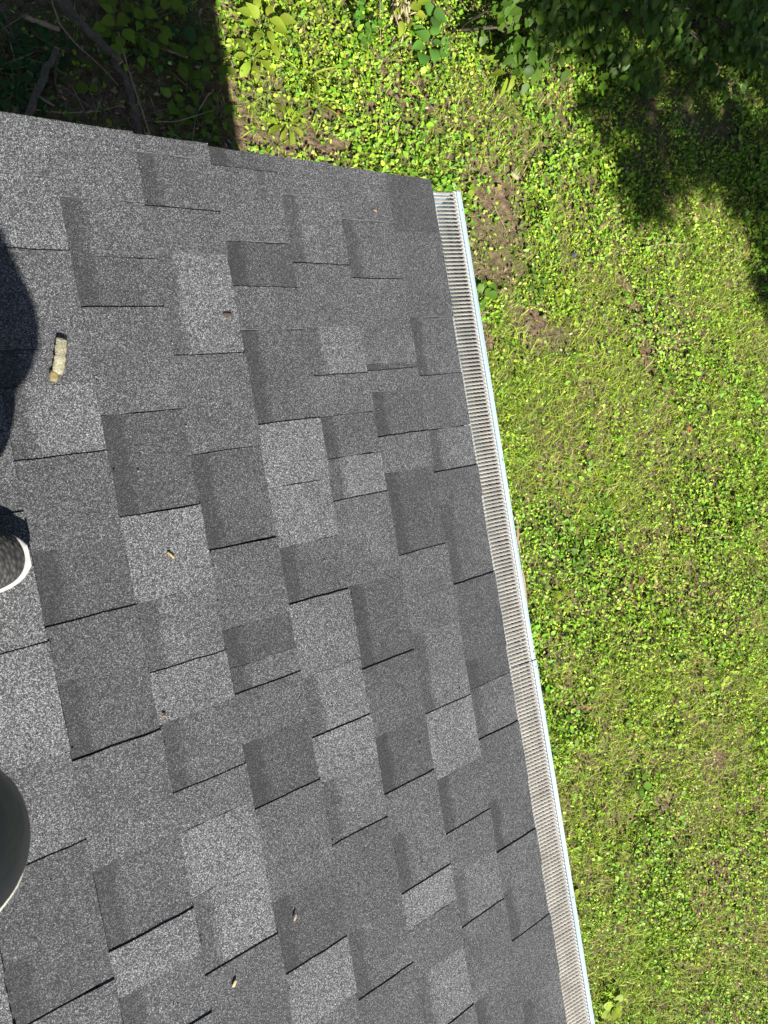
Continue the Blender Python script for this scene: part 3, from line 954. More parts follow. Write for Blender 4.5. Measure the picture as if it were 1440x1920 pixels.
OR = (0.24, 0.10, 0.035); TN = (0.24, 0.165, 0.09); BR = (0.16, 0.09, 0.05)
dry_leaf('orange dry leaf among the sunny weeds above the roof', (0.931, 1.306, 0.040), 1.2, 0.042, OR, 1)
dry_leaf('orange brown dry leaf standing in the lawn at the right', (2.989, -0.722, 0.050), 1.4, 0.050, OR, 2)
dry_leaf('tan dry leaf on the soil close to the gutter end', (1.763, 0.285, 0.030), 0.3, 0.045, TN, 3)
dry_leaf('tan leaf at the foot of the gutter below the soil patch', (1.620, 0.160, 0.030), 0.5, 0.045, TN, 4)
dry_leaf('pinkish pale leaf scrap on the lawn near the gutter joint', (2.227, -1.663, 0.050), 0.2, 0.035, (0.46, 0.34, 0.24), 5)
dry_leaf('tan leaf in the brown patch beyond the gutter', (2.628, -0.145, 0.030), 0.6, 0.042, TN, 6)
dry_leaf('brown leaf in the lawn gap below the tan leaf', (2.730, -0.205, 0.020), 1.4, 0.075, BR, 7)
dry_leaf('rust brown leaf on the grass below the gutter joint', (1.902, -2.274, 0.040), 1.3, 0.045, (0.24, 0.12, 0.04), 8)
dry_leaf('brown curled leaf at the base of the shaded shrub', (2.477, 1.556, 0.050), 0.8, 0.05, BR, 9)
dry_leaf('pale brown leaf lit between the shadows at the upper right', (3.681, 1.324, 0.030), 1.8, 0.07, TN, 10)
dry_leaf('tan leaf beside the stone at the roof corner', (1.846, 0.892, 0.030), 0.2, 0.055, (0.30, 0.17, 0.08), 11)


def stone(label, p, r, color, seed, name='stone', cat='stone', flat=0.5):
    rd = random.Random(seed)
    V, F = [], []
    nu, nv = 10, 6
    ph = [rd.uniform(0, 6.28) for _ in range(4)]
    for i in range(nv + 1):
        a = math.pi * i / nv
        for k in range(nu):
            b = 2 * math.pi * k / nu
            q = 1 + 0.22 * math.sin(2 * b + ph[0]) + 0.15 * math.sin(3 * a + ph[1] + b) + rd.uniform(-0.06, 0.06)
            V.append((r * q * math.sin(a) * math.cos(b) * 1.25, r * q * math.sin(a) * math.sin(b), r * q * math.cos(a) * flat))
    for i in range(nv):
        for k in range(nu):
            F.append((i * nu + k, (i + 1) * nu + k, (i + 1) * nu + (k + 1) % nu, i * nu + (k + 1) % nu))
    o = mesh(name, V, F, mat_plain(name + '_face', color, 0.9, 0.2, 60, 0.3, 0.5, 150, 0.003))
    o.location = p
    o.rotation_euler = (rd.uniform(-0.4, 0.4), rd.uniform(-0.4, 0.4), rd.uniform(0, 6))
    tag(o, label, cat)


stone('pale tan stone on the grass right of the roof corner', (1.994, 0.967, 0.020), 0.026, (0.22, 0.175, 0.12), 1)
stone('small grey pebble in the soil patch beside the gutter', (2.051, 0.127, 0.012), 0.013, (0.20, 0.16, 0.12), 2)
stone('dark blue grey scrap half hidden in the lawn', (2.329, 0.480, 0.020), 0.022, (0.045, 0.055, 0.075), 3, 'scrap', 'scrap')
stone('blackish scrap to the right of the blue grey scrap', (2.448, 0.473, 0.020), 0.018, (0.04, 0.045, 0.055), 4, 'scrap', 'scrap')
stone('grey lump in the grass left of the lawn middle', (2.495, 0.089, 0.012), 0.016, (0.08, 0.09, 0.075), 5, 'clod', 'clod')

# ------------------------------------------------------------------ individual plants
GS = 'leafy weeds in the sun behind the roof'
plant('weed', 'bright yellow green weed with broad leaves at the top beside the shadow line', 'plant', (0.573, 1.742, 0.120), 'ovate', 11, 0.085, 0.14, 0.09, YG, GS, 1, (-0.1, 0.5), 'clump', 1.1)
plant('weed', 'rosette of seven spoon shaped leaves just right of the shadow line', 'plant', (0.496, 1.592, 0.060), 'spoon', 8, 0.105, 0.06, 0.05, YG, GS, 2, (0.0, 0.35), 'rosette', 1.15)
plant('violet', 'violet clump with round ribbed heart leaves below the dead stalks', 'plant', (1.539, 1.685, 0.080), 'heart', 9, 0.075, 0.11, 0.085, BG, GS, 3, (-0.3, 0.2), 'clump')
plant('violet', 'single large heart leaf pair at the top right of the dead clump', 'plant', (1.582, 1.846, 0.080), 'heart', 3, 0.080, 0.12, 0.03, BG, GS, 4, (-0.2, 0.2), 'clump')
plant('weed', 'spidery grassy tuft with long narrow blades in the sunny weeds', 'plant', (0.773, 1.510, 0.040), 'strap', 13, 0.16, 0.02, 0.05, YG, GS, 5, (0.1, 1.1), 'rosette', 0.6)
plant('weed', 'flat dandelion rosette on the bare soil near the roof edge', 'plant', (0.638, 1.273, 0.030), 'spoon', 9, 0.105, 0.02, 0.05, YG, GS, 6, (0.0, 0.3), 'rosette', 0.9)
plant('weed', 'second grassy tuft left of the orange leaf', 'plant', (0.829, 1.367, 0.030), 'strap', 7, 0.13, 0.02, 0.04, YG, GS, 16, (0.1, 1.1), 'rosette', 0.6)
plant('weed', 'tall fresh green small leaved weed left of the dead clump', 'plant', (1.118, 1.756, 0.140), 'round', 40, 0.038, 0.22, 0.13, (0.07, 0.17, 0.02), GS, 7, (-0.3, 0.4), 'stem')
plant('weed', 'lower half of the fresh green small leaved weed by the dead clump', 'plant', (1.158, 1.664, 0.060), 'round', 24, 0.036, 0.13, 0.08, (0.08, 0.18, 0.02), GS, 8, (-0.3, 0.4), 'stem')
plant('weed', 'yellow green weed with upright leaves above the violet clump', 'plant', (1.408, 1.853, 0.120), 'ovate', 9, 0.085, 0.16, 0.08, YG, GS, 9, (-0.1, 0.6), 'clump')
plant('weed', 'green leafy weed at the top edge right of the violets', 'plant', (1.822, 1.847, 0.100), 'ovate', 16, 0.070, 0.18, 0.12, MG, GS, 10, (-0.3, 0.3), 'stem')
plant('weed', 'yellowish oval leaved weed between violets and the narrow leaved stems', 'plant', (1.862, 1.718, 0.080), 'ovate', 10, 0.060, 0.10, 0.10, YG, GS, 11, (-0.2, 0.4), 'clump')
plant('weed', 'single heart leaf in the weeds below the violet clump', 'plant', (1.629, 1.539, 0.050), 'heart', 2, 0.055, 0.06, 0.01, MG, GS, 12, (-0.2, 0.2), 'clump')
GL = 'narrow leaved stems at the edge of the shrub'
plant('tall_weed', 'narrow leaved tall stem leaning out of the shrub into the sun', 'plant', (1.989, 1.647, 0.250), 'lance', 24, 0.125, 0.35, 0.16, MG, GL, 13, (-0.7, 0.1), 'stem', 1.1)
plant('tall_weed', 'drooping narrow leaved stem at the sunlit corner of the shrub', 'plant', (2.128, 1.548, 0.250), 'lance', 24, 0.125, 0.34, 0.14, (0.07, 0.14, 0.02), GL, 14, (-0.9, 0.0), 'stem', 1.2)
plant('tall_weed', 'yellow green drooping leaves below the narrow leaved stems', 'plant', (2.026, 1.539, 0.100), 'lance', 12, 0.110, 0.16, 0.10, YG, GL, 15, (-0.7, 0.2), 'clump', 1.9)
plant('tall_weed', 'narrow leaved stem catching light at the right end of the shrub', 'plant', (3.769, 1.582, 0.250), 'lance', 24, 0.105, 0.32, 0.15, MG, GL, 17, (-0.6, 0.2), 'stem', 1.2)
GSH = 'young plants in the shade of the house'
plant('vine', 'patch of heart shaped vine leaves at the top of the shade', 'plant', (-0.054, 1.744, 0.100), 'heart', 30, 0.058, 0.16, 0.20, (0.11, 0.17, 0.012), GSH, 21, (-0.4, 0.2), 'clump')
plant('vine', 'heart shaped vine leaves left end of the patch, beside the thick branch', 'plant', (-0.165, 1.702, 0.140), 'ovate', 9, 0.080, 0.16, 0.09, (0.11, 0.17, 0.012), GSH, 22, (-0.5, 0.2), 'clump', 1.25)
plant('seedling', 'big single dark green leaf at the right end of the vine patch', 'plant', (0.136, 1.676, 0.100), 'ovate', 2, 0.105, 0.12, 0.015, DG, GSH, 23, (-0.6, -0.2), 'clump', 1.5)
plant('seedling', 'row of rounded yellow green leaves near the shadow line', 'plant', (0.247, 1.559, 0.080), 'round', 14, 0.058, 0.10, 0.11, (0.085, 0.13, 0.012), GSH, 24, (-0.3, 0.3), 'clump')
plant('seedling', 'upright green leaf plant left of the rounded yellow green leaves', 'plant', (0.162, 1.567, 0.080), 'ovate', 4, 0.095, 0.11, 0.025, (0.085, 0.150, 0.010), GSH, 25, (0.0, 0.6), 'clump', 1.1)
plant('seedling', 'light green three leaflet seedling in the middle of the shade', 'plant', (0.043, 1.372, 0.060), 'ovate', 3, 0.062, 0.07, 0.010, (0.14, 0.22, 0.025), GSH, 26, (-0.1, 0.1), 'rosette', 1.25)
plant('seedling', 'darker three leaflet seedling below the light green one', 'plant', (0.086, 1.320, 0.060), 'ovate', 4, 0.062, 0.07, 0.010, (0.085, 0.150, 0.010), GSH, 27, (-0.1, 0.1), 'rosette', 1.25)
plant('seedling', 'tall toothed leaf seedling above the three leaflet plants', 'plant', (0.137, 1.443, 0.080), 'ovate', 5, 0.080, 0.12, 0.05, (0.085, 0.150, 0.010), GSH, 28, (-0.2, 0.3), 'clump')
plant('seedling', 'small leaf cluster right beside the roof edge in the shade', 'plant', (0.171, 1.258, 0.050), 'ovate', 9, 0.055, 0.08, 0.06, (0.085, 0.150, 0.010), GSH, 29, (-0.2, 0.3), 'clump')
plant('seedling', 'seedling with pale narrow leaves between branch and big dark leaf', 'plant', (0.017, 1.567, 0.060), 'ovate', 9, 0.042, 0.08, 0.05, BG, GSH, 30, (-0.2, 0.3), 'clump')
plant('seedling', 'broad leaved seedling tucked beside the green brown vine stem', 'plant', (-0.074, 1.603, 0.060), 'ovate', 7, 0.062, 0.08, 0.06, (0.085, 0.150, 0.010), GSH, 31, (-0.3, 0.3), 'clump')
plant('seedling', 'lone green leaf in the dark litter left of the grey branch', 'plant', (-0.341, 1.430, 0.050), 'round', 2, 0.060, 0.05, 0.01, (0.085, 0.150, 0.010), GSH, 32, (-0.3, 0.3), 'clump')
plant('seedling', 'second lone leaf above it in the dark litter', 'plant', (-0.355, 1.544, 0.050), 'round', 2, 0.042, 0.05, 0.01, (0.085, 0.150, 0.010), GSH, 33, (-0.3, 0.3), 'clump')
plant('seedling', 'leafy seedling on the shadow line just above the roof edge', 'plant', (0.269, 1.294, 0.060), 'ovate', 12, 0.050, 0.09, 0.08, (0.085, 0.150, 0.010), GSH, 34, (-0.2, 0.3), 'clump')
plant('seedling', 'small green sprout at the very edge of the roof in the shade', 'plant', (0.205, 1.172, 0.050), 'ovate', 6, 0.052, 0.06, 0.03, (0.085, 0.150, 0.010), GSH, 35, (-0.2, 0.3), 'clump')
plant('seedling', 'sprout at the bottom of the shade next to the branch foot', 'plant', (0.001, 1.279, 0.050), 'ovate', 5, 0.038, 0.06, 0.03, (0.085, 0.150, 0.010), GSH, 36, (-0.2, 0.3), 'clump')
for i, (p, lb) in enumerate((((-0.518, 1.603, 0.080), 'dark ivy patch above the broken stick in the shade'), ((-0.615, 1.502, 0.080), 'dark ivy patch left of the broken stick'),
                             ((-0.678, 1.403, 0.080), 'dark ivy patch at the far left edge above the roof'), ((-0.680, 1.623, 0.100), 'dark ivy patch in the upper left corner'))):
    plant('ivy', lb, 'plant', p, 'heart', 22, 0.045, 0.07, 0.13, (0.026, 0.066, 0.014), 'ivy in the shaded corner', 41 + i, (-0.3, 0.3), 'clump')
GW = 'broad leaved weeds in the lawn'
for i, (p, n_, sz, lb) in enumerate((
        ((1.643, 0.282, 0.030), 9, 0.055, 'clump of oval leaves against the gutter beside the soil patch'),
        ((2.142, 0.267, 0.030), 7, 0.055, 'pair of bright leaves on the lawn beside the soil'),
        ((2.037, 0.322, 0.030), 7, 0.050, 'bright weed in the soil near the gutter'),
        ((1.748, -4.082, 0.050), 12, 0.062, 'large leaved weed at the bottom edge beside the gutter'),
        ((2.012, -1.329, 0.040), 8, 0.055, 'broad leaved weed beside the lichen stick'),
        ((1.847, -1.590, 0.040), 7, 0.055, 'lobed weed right of the stick end beside the gutter'),
        ((2.601, -2.097, 0.040), 6, 0.050, 'round pale leaf weed in the middle of the lawn'),
        ((2.205, 0.084, 0.030), 6, 0.045, 'small bright weed under the pebble'),
        ((2.869, -0.334, 0.030), 6, 0.055, 'broad leaved weed right of the brown gap in the lawn'),
        ((1.538, -3.347, 0.040), 9, 0.060, 'leafy weed against the gutter low in the picture'),
        ((2.243, -1.057, 0.040), 8, 0.050, 'weed with wide leaves on the lawn below the gutter bend'),
        ((3.290, -0.364, 0.030), 8, 0.045, 'low weed on the lawn at the right edge'),
        ((2.199, -2.825, 0.040), 8, 0.050, 'pale leaved weed in the lower lawn'),
        ((1.963, -3.194, 0.040), 8, 0.045, 'round leaved weed in the lawn near the lower gutter'),
        ((1.612, 0.691, 0.030), 4, 0.045, 'small weed at the gutter end on bare soil'),
        ((1.632, 0.858, 0.030), 4, 0.045, 'single bright leaf at the corner of the gutter'))):
    plant('lawn_weed', lb, 'plant', p, 'ovate' if i % 3 else 'round', n_, sz, 0.05, 0.055, YG if i % 2 else (0.085, 0.16, 0.02), GW, 60 + i, (-0.2, 0.4), 'clump', 1.1)

# dead straw clump
r = random.Random(77)
dc = Vector((1.364, 1.859, 0.000))
dead = empty('dead_plant', tuple(dc))
tag(dead, 'clump of pale dead curled leaves hanging among the weeds at the top', 'dead plant')
parts = []
for i in range(90):
    a = r.uniform(0, 6.28); rad = abs(r.gauss(0, 0.055)); z0 = r.uniform(0.02, 0.16)
    p = Vector((rad * math.cos(a) * 0.8, rad * math.sin(a) * 1.6, z0))
    d = Vector((r.gauss(0, 0.3), -0.8 + r.gauss(0, 0.4), r.gauss(-0.1, 0.4))).normalized() * r.uniform(0.02, 0.06)
    w = d.cross(Vector((r.gauss(0, 1), r.gauss(0, 1), 1))).normalized() * r.uniform(0.003, 0.009)
    m_ = p + d * 0.5 + Vector((0, 0, 0.01))
    parts.append(([p - w * 0.5, p + w * 0.5, m_ + w, m_ - w, p + d + w * 0.3, p + d - w * 0.3], [(0, 1, 2, 3), (3, 2, 4, 5)]))
v, f = join(*parts)
o = mesh('curled_leaves', v, f, mat_plain('straw', (0.34, 0.26, 0.17), 0.9, 0.15, 40, 0.35), dead, True)
v, f = join(*[tube([(r.gauss(0, 0.02), 0.02, -0.02), (r.gauss(0, 0.04), 0.03, 0.09), (r.gauss(0, 0.06), r.gauss(0.05, 0.05), 0.19)], [0.003, 0.0025, 0.0015], 5) for i in range(5)])
mesh('stem', v, f, M_TWIG, dead, True)

# ------------------------------------------------------------------ shrub along the top right: leaves overlap like scales and droop towards the lawn
sh_f0, sh_f1 = Vector((2.013, 1.539, 0.220)), Vector((4.201, 1.470, 0.220))
sh_b0, sh_b1 = Vector((1.519, 1.888, 0.950)), Vector((3.721, 2.108, 0.950))
shrub = empty('shrub', tuple((sh_f0 + sh_f1 + sh_b0 + sh_b1) * 0.25 * 1.0))
shrub.location.z = 0
tag(shrub, 'dense dark green shrub with oval leaves in the shade at the top right', 'shrub')
r = random.Random(99)
BV, BC = [], []
leafs = []
for i in range(2600):
    u = r.random(); w = r.random() ** 0.8
    lump_ = 0.16 * math.sin(u * 17 + 1.0) + 0.10 * math.sin(u * 41 + w * 9)
    p = (sh_f0.lerp(sh_f1, u)).lerp(sh_b0.lerp(sh_b1, u), w)
    p = p + Vector((r.gauss(0, 0.03), -lump_ * 0.5 * (1 - w) + r.gauss(0, 0.03), -abs(r.gauss(0, 0.10)) + 0.10 * math.sin(u * 23 + w * 11)))
    p.z = max(p.z, 0.06)
    leafs.append((w, p))
leafs.sort(key=lambda q: abs(q[0] - 0.2))
nsingle = 0
for i, (w, p) in enumerate(leafs):
    az = -math.pi / 2 - 0.35 + r.gauss(0, 0.6); pit = r.uniform(-0.75, 0.05); rol = r.gauss(0, 0.45); sz = r.uniform(0.036, 0.080)
    colr = jit((0.045, 0.090, 0.008), r, 0.35)
    if i < 290:
        place_leaf('ovate', p, az, pit, rol, sz, colr, shrub, 1.0 + r.uniform(0, 0.35))
    else:
        d = Vector((math.cos(az) * math.cos(pit), math.sin(az) * math.cos(pit), math.sin(pit)))
        wv = Vector((-math.sin(az), math.cos(az), math.tan(rol) * 0.5)).normalized(); nn = d.cross(wv)
        BV.append([p, p + d * sz * 0.3 + wv * sz * 0.32 + nn * sz * 0.04, p + d * sz * 0.68 + wv * sz * 0.24 + nn * sz * 0.03, p + d * sz, p + d * sz * 0.68 - wv * sz * 0.24 + nn * sz * 0.03, p + d * sz * 0.3 - wv * sz * 0.32 + nn * sz * 0.04])
        BC.append(colr)
LQ = [(0, 1, 2, 3), (0, 3, 4, 5)]
V = np.array([[tuple(q) for q in b] for b in BV]) - np.array(tuple(shrub.location))
o = bulk('foliage', V, LQ, M_LAWN, np.array(BC), shrub); o['kind'] = 'stuff'
parts = []
for i in range(26):
    u = r.random(); b = sh_f0.lerp(sh_f1, u); b = b.lerp(sh_b0.lerp(sh_b1, u), 0.75); b.z = 0
    t = sh_f0.lerp(sh_f1, u + r.gauss(0, 0.05)).lerp(sh_b0.lerp(sh_b1, u), r.uniform(0.1, 0.8))
    L0 = Vector(shrub.location)
    parts.append(tube([b - L0, b.lerp(t, 0.5) - L0 + Vector((0, 0, 0.12)), t - L0 - Vector((0, 0, 0.05))], [0.012, 0.007, 0.003], 6))
v, f = join(*parts)
mesh('branches', v, f, M_BARK, shrub, True)

# ------------------------------------------------------------------ tall tree outside the picture on the right; only its shadow falls on the lawn
SHX = [(2.601, 1.642, 0.000), (2.521, 1.087, 0.000), (2.719, 0.879, 0.000), (2.798, 0.675, 0.000), (3.146, 0.591, 0.000), (3.315, 0.869, 0.000), (3.567, 0.890, 0.000), (3.627, 0.558, 0.000), (3.697, 0.248, 0.000), (3.852, -0.092, 0.000), (5.464, -0.604, 0.000), (6.587, 1.835, 0.000), (6.045, 3.892, 0.000), (1.494, 3.197, 0.000), (1.993, 2.181, 0.000), (2.096, 1.847, 0.000), (2.307, 1.666, 0.000)]


def inside(x, y):
    c = False
    n = len(SHX)
    for i in range(n):
        x1, y1 = SHX[i][0], SHX[i][1]; x2, y2 = SHX[i - 1][0], SHX[i - 1][1]
        if (y1 > y) != (y2 > y) and x < (x2 - x1) * (y - y1) / (y2 - y1) + x1: c = not c
    return c


r = random.Random(123)
tree = empty('tree', (8.4, -3.2, 0))
tag(tree, 'tall broadleaf tree right of the lawn, casting the leafy shadow at the upper right', 'tree')
TL = Vector((8.4, -3.2, 0))
kx, ky = -LIGHT.x / -LIGHT.z, -LIGHT.y / -LIGHT.z
BV, BC, anchors = [], [], []
xs_ = [p[0] for p in SHX]; ys_ = [p[1] for p in SHX]
k = 0
while k < 950:
    x = r.uniform(min(xs_), max(xs_)); y = r.uniform(min(ys_), max(ys_))
    if not inside(x, y): continue
    if float(vnoise(np.array([x]), np.array([y]), 5.2, 5)[0]) > 0.57: continue
    h = r.uniform(5.0, 8.5)
    c = Vector((x + kx * h, y + ky * h, h))
    anchors.append(c); k += 1
    for j in range(13):
        q = c + Vector((r.gauss(0, 0.11), r.gauss(0, 0.11), r.gauss(0, 0.09)))
        g = q - Vector((kx, ky, 1)) * q.z
        if not inside(g.x + r.gauss(0, 0.05), g.y + r.gauss(0, 0.05)): continue
        az = r.uniform(0, 6.28); pit = r.uniform(-0.6, 0.3); sz = r.uniform(0.08, 0.13)
        d = Vector((math.cos(az) * math.cos(pit), math.sin(az) * math.cos(pit), math.sin(pit)))
        wv = Vector((-math.sin(az), math.cos(az), r.gauss(0, 0.3))).normalized()
        q = q - TL
        BV.append([q, q + d * sz * 0.3 + wv * sz * 0.34, q + d * sz * 0.68 + wv * sz * 0.28, q + d * sz, q + d * sz * 0.68 - wv * sz * 0.28, q + d * sz * 0.3 - wv * sz * 0.34])
        BC.append(jit((0.045, 0.10, 0.02), r, 0.3))
k = 0
while k < 700:                                   # extra crown added to block sky, over ground that lies right of the picture
    h = r.uniform(4.0, 9.0)
    gx, gy = r.uniform(5.3, 9.5), r.uniform(-4.5, 5.5)
    c = Vector((gx + kx * h, gy + ky * h, h))
    if (c - Vector((8.2, -3.0, 6.5))).length > 4.2: continue
    k += 1
    for j in range(9):
        q = c + Vector((r.gauss(0, 0.16), r.gauss(0, 0.16), r.gauss(0, 0.12))) - TL
        az = r.uniform(0, 6.28); pit = r.uniform(-0.6, 0.3); sz = r.uniform(0.10, 0.17)
        d = Vector((math.cos(az) * math.cos(pit), math.sin(az) * math.cos(pit), math.sin(pit)))
        wv = Vector((-math.sin(az), math.cos(az), r.gauss(0, 0.3))).normalized()
        BV.append([q, q + d * sz * 0.3 + wv * sz * 0.34, q + d * sz * 0.68 + wv * sz * 0.28, q + d * sz, q + d * sz * 0.68 - wv * sz * 0.28, q + d * sz * 0.3 - wv * sz * 0.34])
        BC.append(jit((0.045, 0.10, 0.02), r, 0.3))
bulk('crown', np.array([[tuple(q) for q in b] for b in BV]), LQ, M_LAWN, np.array(BC), tree)
parts = [tube([(0, 0, -0.3), (-0.1, 0.05, 1.5), (-0.3, 0.1, 3.5), (-0.8, 0.1, 5.2), (-1.6, 0.0, 6.4)], [0.26, 0.21, 0.18, 0.13, 0.07], 14)]
for i in range(16):
    a = anchors[i * 58] - TL
    st = Vector((-0.3, 0.1, 3.5)).lerp(Vector((-1.6, 0.0, 6.4)), r.random())
    parts.append(tube([st, st.lerp(a, 0.5) + Vector((0, 0, 0.35)), a], [0.05, 0.028, 0.008], 7))
v, f = join(*parts)
mesh('trunk', v, f, M_BARK, tree, True)

# unseen trees added behind the garden to block sky light and deepen the shade
for ti, (tx, ty, th_, lb) in enumerate(((-3.6, 6.4, 8.0, 'added tall sky-blocking tree behind the shaded corner, beyond the top left'), (0.2, 7.0, 7.0, 'added sky-blocking tree behind the garden, beyond the top middle'),
                                        (3.6, 6.6, 8.5, 'added sky-blocking tree behind the shrub, beyond the top right'), (7.4, 5.6, 8.0, 'added sky-blocking tree at the far right corner behind the shrub'))):
    r = random.Random(500 + ti)
    tr_ = empty('tree', (tx, ty, 0)); tag(tr_, lb, 'tree', 'added sky-blocking trees behind the garden')
    parts = [tube([(0, 0, -0.2), (0.1, 0.0, th_ * 0.35), (-0.05, 0.1, th_ * 0.65), (0.1, 0, th_ * 0.9)], [0.17, 0.14, 0.09, 0.03], 12)]
    N_ = 5200
    cx = np.random.default_rng(600 + ti)
    cl = []
    for i in range(150):
        a = r.uniform(0, 6.28); hz = th_ * r.uniform(0.12, 1.0); rad = 2.1 * math.sin(math.pi * min(0.97, 0.15 + 0.8 * hz / th_)) * math.sqrt(r.random()) + 0.2
        cl.append((rad * math.cos(a), rad * math.sin(a), hz))
        if i % 9 == 0:
            parts.append(tube([(0, 0, hz * 0.75), (rad * math.cos(a) * 0.5, rad * math.sin(a) * 0.5, hz * 0.95), cl[-1]], [0.05, 0.03, 0.01], 6))
    cl = np.array(cl)[cx.integers(0, 150, N_)] + cx.normal(0, 0.22, (N_, 3))
    az = cx.uniform(0, 6.283, N_); pit = cx.normal(-0.2, 0.4, N_); wz = cx.normal(0, 0.4, N_); sz = cx.uniform(0.10, 0.19, (N_, 1))
    d = np.stack([np.cos(az) * np.cos(pit), np.sin(az) * np.cos(pit), np.sin(pit)], -1)
    w = np.stack([-np.sin(az), np.cos(az), wz], -1); w /= np.linalg.norm(w, axis=1, keepdims=True)
    V = np.stack([cl, cl + d * sz * 0.3 + w * sz * 0.32, cl + d * sz * 0.68 + w * sz * 0.26, cl + d * sz, cl + d * sz * 0.68 - w * sz * 0.26, cl + d * sz * 0.3 - w * sz * 0.32], 1)
    bulk('crown', V, LQ, M_LAWN, np.array([(0.045, 0.095, 0.02)]) * cx.uniform(0.7, 1.3, (N_, 1)), tr_)
    v, f = join(*parts)
    mesh('trunk', v, f, M_BARK, tr_, True)

# ------------------------------------------------------------------ ground cover: small leaves, grass blades, litter
PATCH = [((1.802, 0.661, 0.000), 0.24, 0.30), ((1.620, 0.453, 0.000), 0.10, 0.25), ((1.835, 0.439, 0.000), 0.14, 0.12), ((2.126, -0.033, 0.000), 0.14, 0.08), ((1.979, 0.110, 0.000), 0.10, 0.10), ((0.645, 1.182, 0.000), 0.20, 0.07), ((0.862, 1.123, 0.000), 0.18, 0.07),
         ((0.425, 1.184, 0.000), 0.16, 0.06), ((0.806, 1.324, 0.000), 0.09, 0.06), ((0.609, 1.393, 0.000), 0.08, 0.10), ((1.503, 1.612, 0.000), 0.07, 0.05), ((2.752, -0.179, 0.000), 0.06, 0.08), ((1.593, 0.020, 0.000), 0.07, 0.12), ((1.444, 1.476, 0.000), 0.06, 0.05),
         ((1.788, 0.973, 0.000), 0.06, 0.05), ((2.499, 0.908, 0.000), 0.06, 0.06), ((3.488, 1.249, 0.000), 0.20, 0.14), ((3.727, 1.285, 0.000), 0.10, 0.18), ((2.842, -2.871, 0.000), 0.09, 0.07), ((2.371, -2.995, 0.000), 0.10, 0.05), ((1.885, -2.268, 0.000), 0.07, 0.08)]


def bare(x, y):
    b = np.zeros_like(x)
    wob = 0.35 * (fbm(x, y, 9.0, 71) - 0.5) * 2
    for (px, py, pz), rx, ry in PATCH:
        d = np.sqrt(((x - px) / rx) ** 2 + ((y - py) / ry) ** 2) + wob
        b = np.maximum(b, np.clip((1.35 - d) / 0.75, 0, 1))
    return b


def scatter(n, x0, x1, y0, y1, fn):
    x = rng.uniform(x0, x1, n); y = rng.uniform(y0, y1, n)
    k = rng.random(n) < fn(x, y)
    k &= ~((x < 0.0) & (y < -0.05))
    return x[k], y[k]


def in_shade(x, y):       # strip behind the gable that never sees sun
    return np.clip((0.40 - x + 0.12 * (fbm(x, y, 5.0, 3) - 0.5)) / 0.10, 0, 1)


def leaf_verts(x, y, z, L, W, az, pit, rol):
    d = np.stack([np.cos(az) * np.cos(pit), np.sin(az) * np.cos(pit), np.sin(pit)], -1)
    w = np.stack([-np.sin(az) * np.cos(rol), np.cos(az) * np.cos(rol), np.sin(rol)], -1)
    nn = np.cross(d, w)
    p = np.stack([x, y, z], -1)
    L = L[:, None]; W = W[:, None]
    k = len(x)
    a1, a2 = rng.uniform(0.20, 0.40, (k, 1)), rng.uniform(0.60, 0.80, (k, 1))      # every leaf its own outline
    b1, b2, b3, b4 = (rng.uniform(0.32, 0.54, (k, 1)), rng.uniform(0.18, 0.46, (k, 1)), rng.uniform(0.18, 0.46, (k, 1)), rng.uniform(0.32, 0.54, (k, 1)))
    f1, f2 = rng.uniform(-0.10, 0.35, (k, 1)), rng.uniform(-0.10, 0.30, (k, 1))
    return np.stack([p, p + d * L * a1 + w * W * b1 + nn * W * f1, p + d * L * a2 + w * W * b2 + nn * W * f2, p + d * L, p + d * L * a2 - w * W * b3 + nn * W * f2, p + d * L * a1 - w * W * b4 + nn * W * f1], 1)


def tint(n, stops, wts, var=0.22):
    c = np.asarray(stops, float)[rng.choice(len(stops), n, p=np.asarray(wts) / np.sum(wts))]
    return np.clip(c * (1 + rng.normal(0, var, (n, 1))) * (1 + rng.normal(0, 0.07, (n, 3))), 0.004, 0.6)


def dens_leaf(x, y):
    f_ = fbm(x, y, 1.7, 51); g_ = fbm(x, y, 7.0, 61)
    d = np.clip(0.55 + 2.6 * (f_ - 0.46) + 2.4 * (g_ - 0.5) - 0.15 * (y > -0.6), 0.14, 1.0)
    return d * (1 - 0.84 * bare(x, y)) * (1 - 0.90 * in_shade(x, y))


x, y = scatter(310000, -0.6, 5.2, -5.6, 3.2, dens_leaf)
n = len(x)
big = rng.random(n)
L = (0.011 + 0.020 * rng.random(n) + 0.018 * (big > 0.90)) * (0.48 + 0.80 * fbm(x, y, 2.3, 141)) + 0.004 * (y > 0.6)
W = L * rng.uniform(0.42, 0.9, n)
hum = 0.006 + 0.150 * np.clip(fbm(x, y, 6.5, 81) - 0.3, 0, 1) * rng.random(n) + 0.030 * rng.random(n)
V = leaf_verts(x, y, ground_z(x, y) + hum, L, W, rng.uniform(0, 6.283, n), rng.normal(0.05, 0.50, n), rng.normal(0, 0.60, n))
hue = fbm(x, y, 1.1, 91)
c = tint(n, [(0.305, 0.410, 0.032), (0.210, 0.345, 0.026), (0.095, 0.190, 0.016), (0.41, 0.46, 0.100), (0.28, 0.22, 0.08)], [0.36, 0.36, 0.17, 0.08, 0.03])
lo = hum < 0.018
c[lo] *= 0.70                          # low leaves darkened: shade between the leaf layers put into their colour
lg = (L > 0.024) & (c[:, 1] > 0.25)
c[lg] = c[lg] * np.array([0.55, 0.68, 0.6])
c[:, 0] *= 0.76 + 0.36 * hue + 0.04 * np.clip(y / 1.0 + 0.3, 0, 1)
o = bulk('ground_cover', V, LQ, M_LAWN, c)
